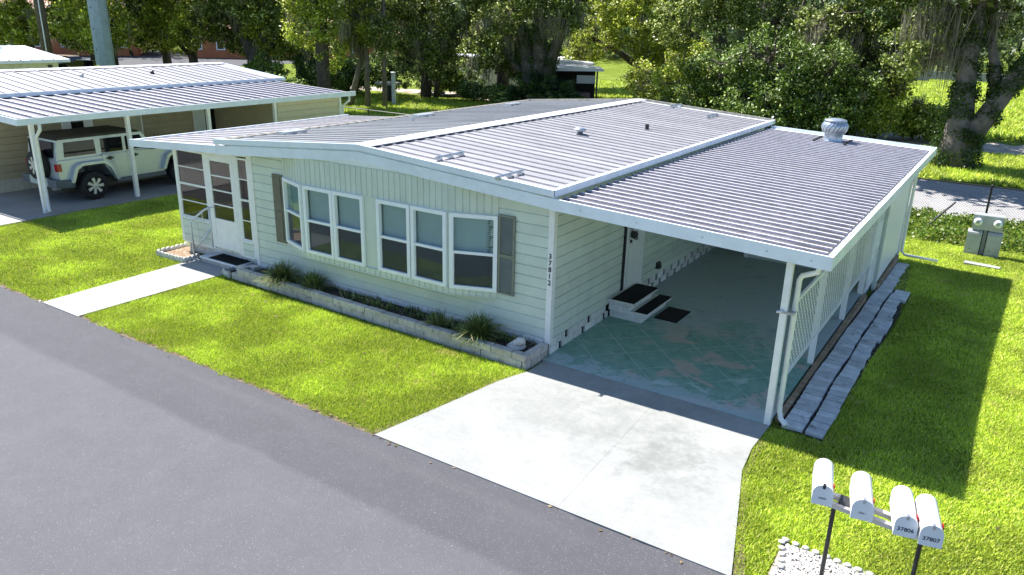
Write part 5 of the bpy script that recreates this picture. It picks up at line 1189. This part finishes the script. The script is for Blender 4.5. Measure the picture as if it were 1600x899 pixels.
    tree('slender_tree', 'straight slender trunk behind the gable end of the neighbouring roof', (-30.0, 23.8, -.35), [([(0, 0, -.2), (.0, 0, 3), (.05, 0, 6), (.1, 0, 10)], [.44, .4, .38, .33])],
         [((-.9, -.5, 4.8), (1.1, 1., 1.2)), ((.9, -.5, 5.2), (1.2, 1, 1.2)), ((-.2, -.4, 6.3), (1.8, 1.4, .9)), ((.2, .4, 3.1), (1.0, .8, .9))], 8000, LIMEL, .12, 58, moss=26, hi=[((0, 0, 9), (3, 3, 2))])
    tree('leaning_tree', 'thin pale trunk leaning right beyond the neighbouring gable', (-31.2, 27.0, -.35), [([(0, 0, -.2), (.6, .2, 1.7), (1.0, .3, 3.0), (1.1, .3, 6), (1.2, .3, 9)], [.2, .18, .16, .14, .1])],
         [((.4, -.3, 4.6), (1.2, 1, 1.3)), ((1.8, -.3, 5.4), (1.3, 1, 1.2))], 6000, LIMEL, .12, 59, BARKP, moss=30, hi=[((0, 0, 9), (3, 3, 2))])
    tree('mossy_tree', 'pale trunk draped in brown moss left of the dark pedestal', (-29.7, 27.2, -.35), [([(0, 0, -.2), (.05, 0, 3), (.0, 0, 6), (.1, 0, 9)], [.19, .17, .15, .12]), ([(.9, .6, -.2), (1.0, .6, 4), (1.1, .6, 8)], [.16, .14, .1])],
         [((0, -.2, 5.4), (1.3, 1, 1.3)), ((1.2, 0, 4.4), (1.1, .9, 1.1))], 6000, OAKL, .12, 60, BARKP, moss=90, mossz=2.4, mossL=(.8, 2.2), hi=[((0, 0, 9), (3, 3, 2))])
    tree('spreading_oak', 'large dark vase shaped oak beyond the neighbouring ridge', (-43.5, 30.2, -.35),
         [([(0, 0, -.2), (0, 0, 1.5), (.1, 0, 2.6), (.9, 0, 4.2), (2.2, .2, 6.2)], [1.35, 1.0, .8, .5, .3]), ([(-.2, 0, 2.0), (-1.2, 0, 3.6), (-2.6, 0, 4.8), (-4.5, 0, 6.2)], [.7, .5, .36, .2]), ([(.0, 0, 2.3), (-.1, .1, 4.0), (-.2, .2, 7)], [.5, .4, .26]), ([(.4, 0, 2.6), (2.2, 0, 3.9), (3.0, 0, 5.2)], [.36, .3, .18])],
         [((-2.6, -1, 5.8), (2.2, 2, 1.3)), ((1.4, -1, 6.0), (2.4, 2, 1.2)), ((-4.8, -1, 4.8), (1.8, 1.6, 1.4)), ((3.6, -1, 5.2), (1.6, 1.5, 1.4)), ((0, -1, 7), (3, 2, 1))], 16000, OAKL, .15, 61, moss=60, mossz=3.4, hi=[((0, 0, 9.5), (6, 5, 2))])
    left = [(-50.5, 29.5, 'leafy oak left of the large vase shaped oak'), (-55.5, 30.5, 'oak right of the concrete pole in front of the orange building'), (-52.5, 24.0, 'leafy tree just right of the concrete pole'),
            (-60.5, 27.0, 'tree between the wooden pole and the concrete pole'), (-61.5, 22.5, 'dark tree at the upper left corner'), (-46.8, 32.6, 'leafy tree filling the gap left of the vase shaped oak'), (-40.5, 31.5, 'leafy tree right of the vase shaped oak before the orange building')]
    for i, (x, y, lab) in enumerate(left):
        g = random.Random(90+i)
        tree('leafy_oak', lab, (x, y, -.35), [([(0, 0, -.2), (g.uniform(-.2, .2), 0, 2.2), (g.uniform(-.5, .5), 0, 5), (g.uniform(-1, 1), 0, 9)], [.4, .34, .26, .18]), ([(0, 0, 2), (-1.6, -.6, 3.6), (-2.6, -1, 5)], [.18, .14, .08]), ([(0, 0, 2.2), (1.6, -.6, 3.6), (2.6, -1, 4.8)], [.18, .14, .08])],
             [((-2.2, -1, 4.6), (2.0, 1.8, 1.5)), ((2.0, -1, 4.4), (2.0, 1.8, 1.5)), ((0, -1.2, 5.8), (2.4, 2, 1.3)), ((g.uniform(-1, 1), -1, 3.4), (1.7, 1.5, 1.0))], 13000, OAKL if i % 2 else LIMEL, .16, 70+i, moss=30, hi=[((0, 0, 9), (5, 4, 2))])
    hed = [(-31.5, 21.3, 'dark rounded shrub right of the vase shaped oak trunk'), (-29.8, 21.6, 'dark shrub beside the straight slender trunk'), (-33.6, 22.2, 'dark shrub close behind the neighbouring ridge end'), (-37.5, 14.4, 'bright yellow green shrub beside the concrete pole'), (-35.5, 29.5, 'shadowed shrub beyond the leaning trunk'), (-27.4, 35.6, 'low shadowed shrub under the dark dense oak'),
           (-33.0, 37.5, 'dark undergrowth shrub behind the dark pedestal'), (-30.2, 38.6, 'dark undergrowth shrub left of the pale trailer'), (-36.6, 33.4, 'dark undergrowth shrub behind the leaning trunk'), (-23.6, 33.6, 'dark undergrowth shrub at the left foot of the ivy oak'), (-39.5, 27.5, 'dark undergrowth shrub behind the neighbouring gable end'),
           (-38.8, 31.0, 'tall undergrowth shrub right of the vase shaped oak'), (-37.0, 32.4, 'tall undergrowth shrub left of the straight slender trunk'), (-34.9, 35.0, 'tall undergrowth shrub behind the moss draped trunk'), (-31.8, 37.2, 'tall undergrowth shrub behind the white post')]
    for i, (x, y, lab) in enumerate(hed):
        h = (2.3, 2.0, 2.2, 2.6, 2.6, 1.3, 3.0, 2.4, 3.0, 1.6, 3.0, 3.1, 3.0, 3.2, 3.0)[i]; q = 1.5 if h > 2.9 else 1.
        tree('rounded_shrub', lab, (x, y, -.35), [([(0, 0, -.1), (.1, 0, h*.4), (.2, 0, h*.8)], [.08, .06, .02])], [((-.3*q, 0, h*.55), (1.1*q, 1, h*.42)), ((.5*q, -.2, h*.45), (1.0*q, 1, h*.4))], int(4200*q), LIMEL if i == 3 else BUSHL, .12, 120+i, cat='shrub', group='shrubs beyond the neighbouring house', clump=.4)
    # palmettos at the foot of the ivy oak
    g = random.Random(5)
    fan = MB()
    for k in range(20):
        a = -1.9+3.8*k/19; l = .75-.12*abs(a); w_ = .03; ca, sa = math.cos(a), math.sin(a)
        V = [(0, 0, 0), (ca*l*.5-sa*w_, sa*l*.5+ca*w_, .02), (ca*l, sa*l, -.1-.05*(k % 2)), (ca*l*.5+sa*w_, sa*l*.5-ca*w_, .03)]; fan.add(V, [(0, 1, 2), (0, 2, 3)])
    fme = fan.mesh('frond', PALML)
    for i, (x, y, s, lab) in enumerate(((-19.4, 31.2, 1.1, 'large palmetto at the foot of the ivy oak'), (-18.0, 31.4, 1.0, 'palmetto right of the large one below the shelter'), (-20.6, 30.7, .75, 'small palmetto left of the ivy oak foot'))):
        t = thing('palmetto', (x, y, -.35), lab, 'palm', 'palmettos by the ivy oak'); part('trunk', MB().tube([(x, y, -.5), (x+.05, y, .5*s)], [.22, .16], 8), BARK, t)
        for k in range(34):
            a = g.uniform(0, 2*PI); el = g.uniform(.1, 1.35); L = s*g.uniform(.8, 1.35); d = Vector((math.cos(a)*math.cos(el), math.sin(a)*math.cos(el), math.sin(el)))
            b = Vector((x, y, .2*s)); e = b+d*L
            o = put('frond', fme, t, e, 0, s*g.uniform(.9, 1.25)); o.rotation_euler = (d*.7+Vector((0, 0, -.25))).to_track_quat('X', 'Z').to_euler()
            if k % 3 == 0: part('petiole', MB().tube([b, e], [.02, .012], 4), PALML, t)
    # distant wood closing the view
    g2 = np.random.default_rng(3); P = []
    for k in range(150):
        a = rad(62+118*k/149)                     # wide arc beyond everything, seen from the street
        d = g2.uniform(118, 170); c = np.array([5+math.cos(a)*d, -8+math.sin(a)*d, 0])
        P.append(c+g2.normal(size=(560, 3))*np.array([5, 5, 0])+np.stack([np.zeros(560), np.zeros(560), g2.uniform(0, 1, 560)**.8*g2.uniform(9, 15)], 1))
    V, F = leafarr(np.concatenate(P), .95, g2, .3, .7)
    put('far_wood', npmesh('far_wood', V, F, FARL), None, label='distant mass of pale green trees closing the view', cat='wood', kind='stuff')
woods()

# ------------------------------------------------------------------ grass blades
def inside(P, poly):
    x, y = P[:, 0], P[:, 1]; r = np.zeros(len(P), bool); n = len(poly)
    for i in range(n):
        (xa, ya), (xb, yb) = poly[i], poly[(i+1) % n]
        c = (ya > y) != (yb > y); r ^= c & (x < (xb-xa)*(y-ya)/((yb-ya) or 1e-9)+xa)
    return r
OUT = [[(p[0]+(.0), p[1]) for p in DRV], WLK, [(-7.4, -.66), (.04, -.7), (.04, .2), (-7.3, .2)], [(-9.95, -.5), (-8.9, -.5), (-8.9, .3), (-9.95, .36)], [(-7.66, -.5), (-7, -.5), (-7, .3), (-7.66, .3)],
       [(-9.5, .05), (0, .05), (0, 11), (-9.5, 11)], [(-.05, -.25), (4.3, -.25), (4.34, 3), (4.45, 5), (4.42, 7.7), (4.06, 7.8), (4.02, 10.1), (-.05, 10.2)], [(-.1, 9), (3.75, 9), (3.75, 11), (-.1, 11)],
       [(-19, -9), (-15.06, -9), (-15.12, 2.42), (-15.18, 11.3), (-19, 11.3)], [(4.42, -3.6), (5.6, -3.6), (5.6, -2.72), (4.45, -2.62)], [(5.0, 12.55), (5.9, 12.55), (5.9, 12.85), (5.0, 12.85)], [(5.1, 11.42), (5.92, 11.42), (5.92, 11.74), (5.1, 11.74)]]
def blades(name, rect, dens, h, w_, m, label, seed, cat='grass', fade=None, edge=None, lean=.55):
    g = np.random.default_rng(seed); x0, x1, y0, y1 = rect; n = int((x1-x0)*(y1-y0)*dens)
    P = np.stack([g.uniform(x0, x1, n), g.uniform(y0, y1, n)], 1)
    keep = np.ones(n, bool)
    for poly in OUT: keep &= ~inside(P, poly)
    # ragged street edge and thin, patchy spots
    wob = .02*np.sin(P[:, 0]*9)+.02*np.sin(P[:, 0]*23+1)+g.normal(0, .012, n)
    wob += .025*np.sin(P[:, 0]*2.3+.7)+.03*np.clip(np.sin(P[:, 0]*5.7)*np.sin(P[:, 0]*1.9+2), -1, .3)
    keep &= P[:, 1] > -3.455+wob
    def sn(f, s): return np.sin(P[:, 0]*f+s+1.7*np.sin(P[:, 1]*f*.6+s))*np.sin(P[:, 1]*f*1.1+2*s+1.3*np.sin(P[:, 0]*f*.7))
    patch = .5*sn(1.3, 1)+.3*sn(3.1, 2)+.25*sn(7.3, 5)
    keep &= g.random(n) < np.clip(1.05+.55*patch, .22, 1)
    if fade is not None: keep &= g.random(n) < fade(P)
    P = P[keep]; n = len(P); patch = patch[keep]
    t = np.clip((P[:, 1]-1)/11, 0, 1); z = -.3*t*t*(3-2*t)-.03
    a = g.uniform(0, 2*PI, n); hh = h*g.uniform(.5, 1.25, n)*(1+.35*np.clip(patch, -.5, 1)); ww = w_*g.uniform(.6, 1.3, n)
    ln = g.uniform(.1, lean*2, n)*hh; b = a+g.normal(0, .8, n)+PI/2
    B = np.stack([P[:, 0], P[:, 1], z], 1); d = np.stack([np.cos(a)*ww, np.sin(a)*ww, np.zeros(n)], 1)
    T = B+np.stack([np.cos(b)*ln, np.sin(b)*ln, hh], 1)
    V = np.stack([B-d, B+d, T], 1).reshape(-1, 3)
    put(name, npmesh(name, V, np.arange(3*n).reshape(n, 3), m), None, label=label, cat=cat, kind='stuff')
blades('grass', (-8.0, 0, -3.55, -.4), 9000, .042, .007, GRASSM, 'bright green front lawn between walkway and driveway', 1)
blades('grass', (3.4, 8.2, -3.55, 4.0), 7500, .042, .007, GRASSM, 'green lawn beside the pavers and mailboxes', 2, fade=lambda P: np.clip(1.3-np.maximum(0, P[:, 0]-6.6), .15, 1))
blades('grass', (3.6, 9.5, 4.0, 13.2), 4000, .045, .010, GRASSM, 'rear side lawn in front of the meter pedestal', 3)
blades('grass', (-15.4, -8.6, -3.55, 5.5), 4500, .045, .009, GRASSM, 'green lawn between the two homes', 4)
blades('grass', (-15.2, -9.6, 5.5, 19.0), 500, .09, .022, GRASSM, 'strip of lawn running back between the homes', 5)
def weeds():
    g = np.random.default_rng(6); n = 900
    cx, cy = g.uniform(2.0, 12.5, n), g.uniform(13.5, 17.0, n); k = g.random(n) < np.clip((cy-13.3)*1.2, .1, 1)*np.clip((17.2-cy)*2, 0, 1); cx, cy = cx[k], cy[k]
    m = g.integers(25, 70, len(cx)); X, Y = np.repeat(cx, m), np.repeat(cy, m); hh = np.repeat(g.uniform(.06, .26, len(cx)), m); sp = np.repeat(g.uniform(.08, .2, len(cx)), m)
    P = np.stack([X+g.normal(0, 1, len(X))*sp, Y+g.normal(0, 1, len(X))*sp, -.32+hh*g.random(len(X))], 1)
    V, F = leafarr(P, .075, g, .8, .7); put('weeds', npmesh('weeds', V, F, WEEDM), None, label='leafy weeds growing along the rear fence', cat='weeds', kind='stuff')
weeds()
blades('rear_grass', (-2.0, 14.0, 24.0, 33.0), 260, .16, .03, GRASSM, 'rough grass beyond the rear lane', 7, lean=.8)
blades('rear_grass', (-4.0, 18.0, 39.0, 92.0), 60, .3, .07, GRASSM, 'sunlit rough field beyond the sandy track', 8, lean=.8)
blades('rear_grass', (-40.0, -12.0, 18.5, 35.0), 160, .13, .035, GRASSM, 'rear lawn glimpsed behind the neighbouring gable', 9, lean=.8)
blades('rear_grass', (-34.0, -8.0, 40.5, 60.0), 70, .2, .06, GRASSM, 'bright lawn around the sunlit oak', 10, lean=.8)
for o in LOCALS:
    if '_loc' in o: del o['_loc']

def litter():
    "fallen leaves on lawn, road edge, walk and carport apron"
    g = np.random.default_rng(21); n = 190
    P = np.concatenate([np.stack([g.uniform(-15, 8, n), g.normal(-3.46, .06, n), np.full(n, -.004)], 1), np.stack([g.uniform(-8, 8, 110), g.uniform(-3.4, 4, 110), np.full(110, .022)], 1)])
    k = np.ones(len(P), bool)
    for poly in [OUT[0], OUT[1]]+OUT[2:10]: k &= ~inside(P[:, :2], poly)
    V, F = leafarr(P[k], .045, g, 6., .6); put('leaf_litter', npmesh('leaf_litter', V, F, leafmat('dead_leaf', (.09, .055, .025), (.18, .12, .06), (.26, .2, .1), .1)), None, label='scattered brown leaves on the lawn and road edge', cat='leaves', kind='stuff')
litter()
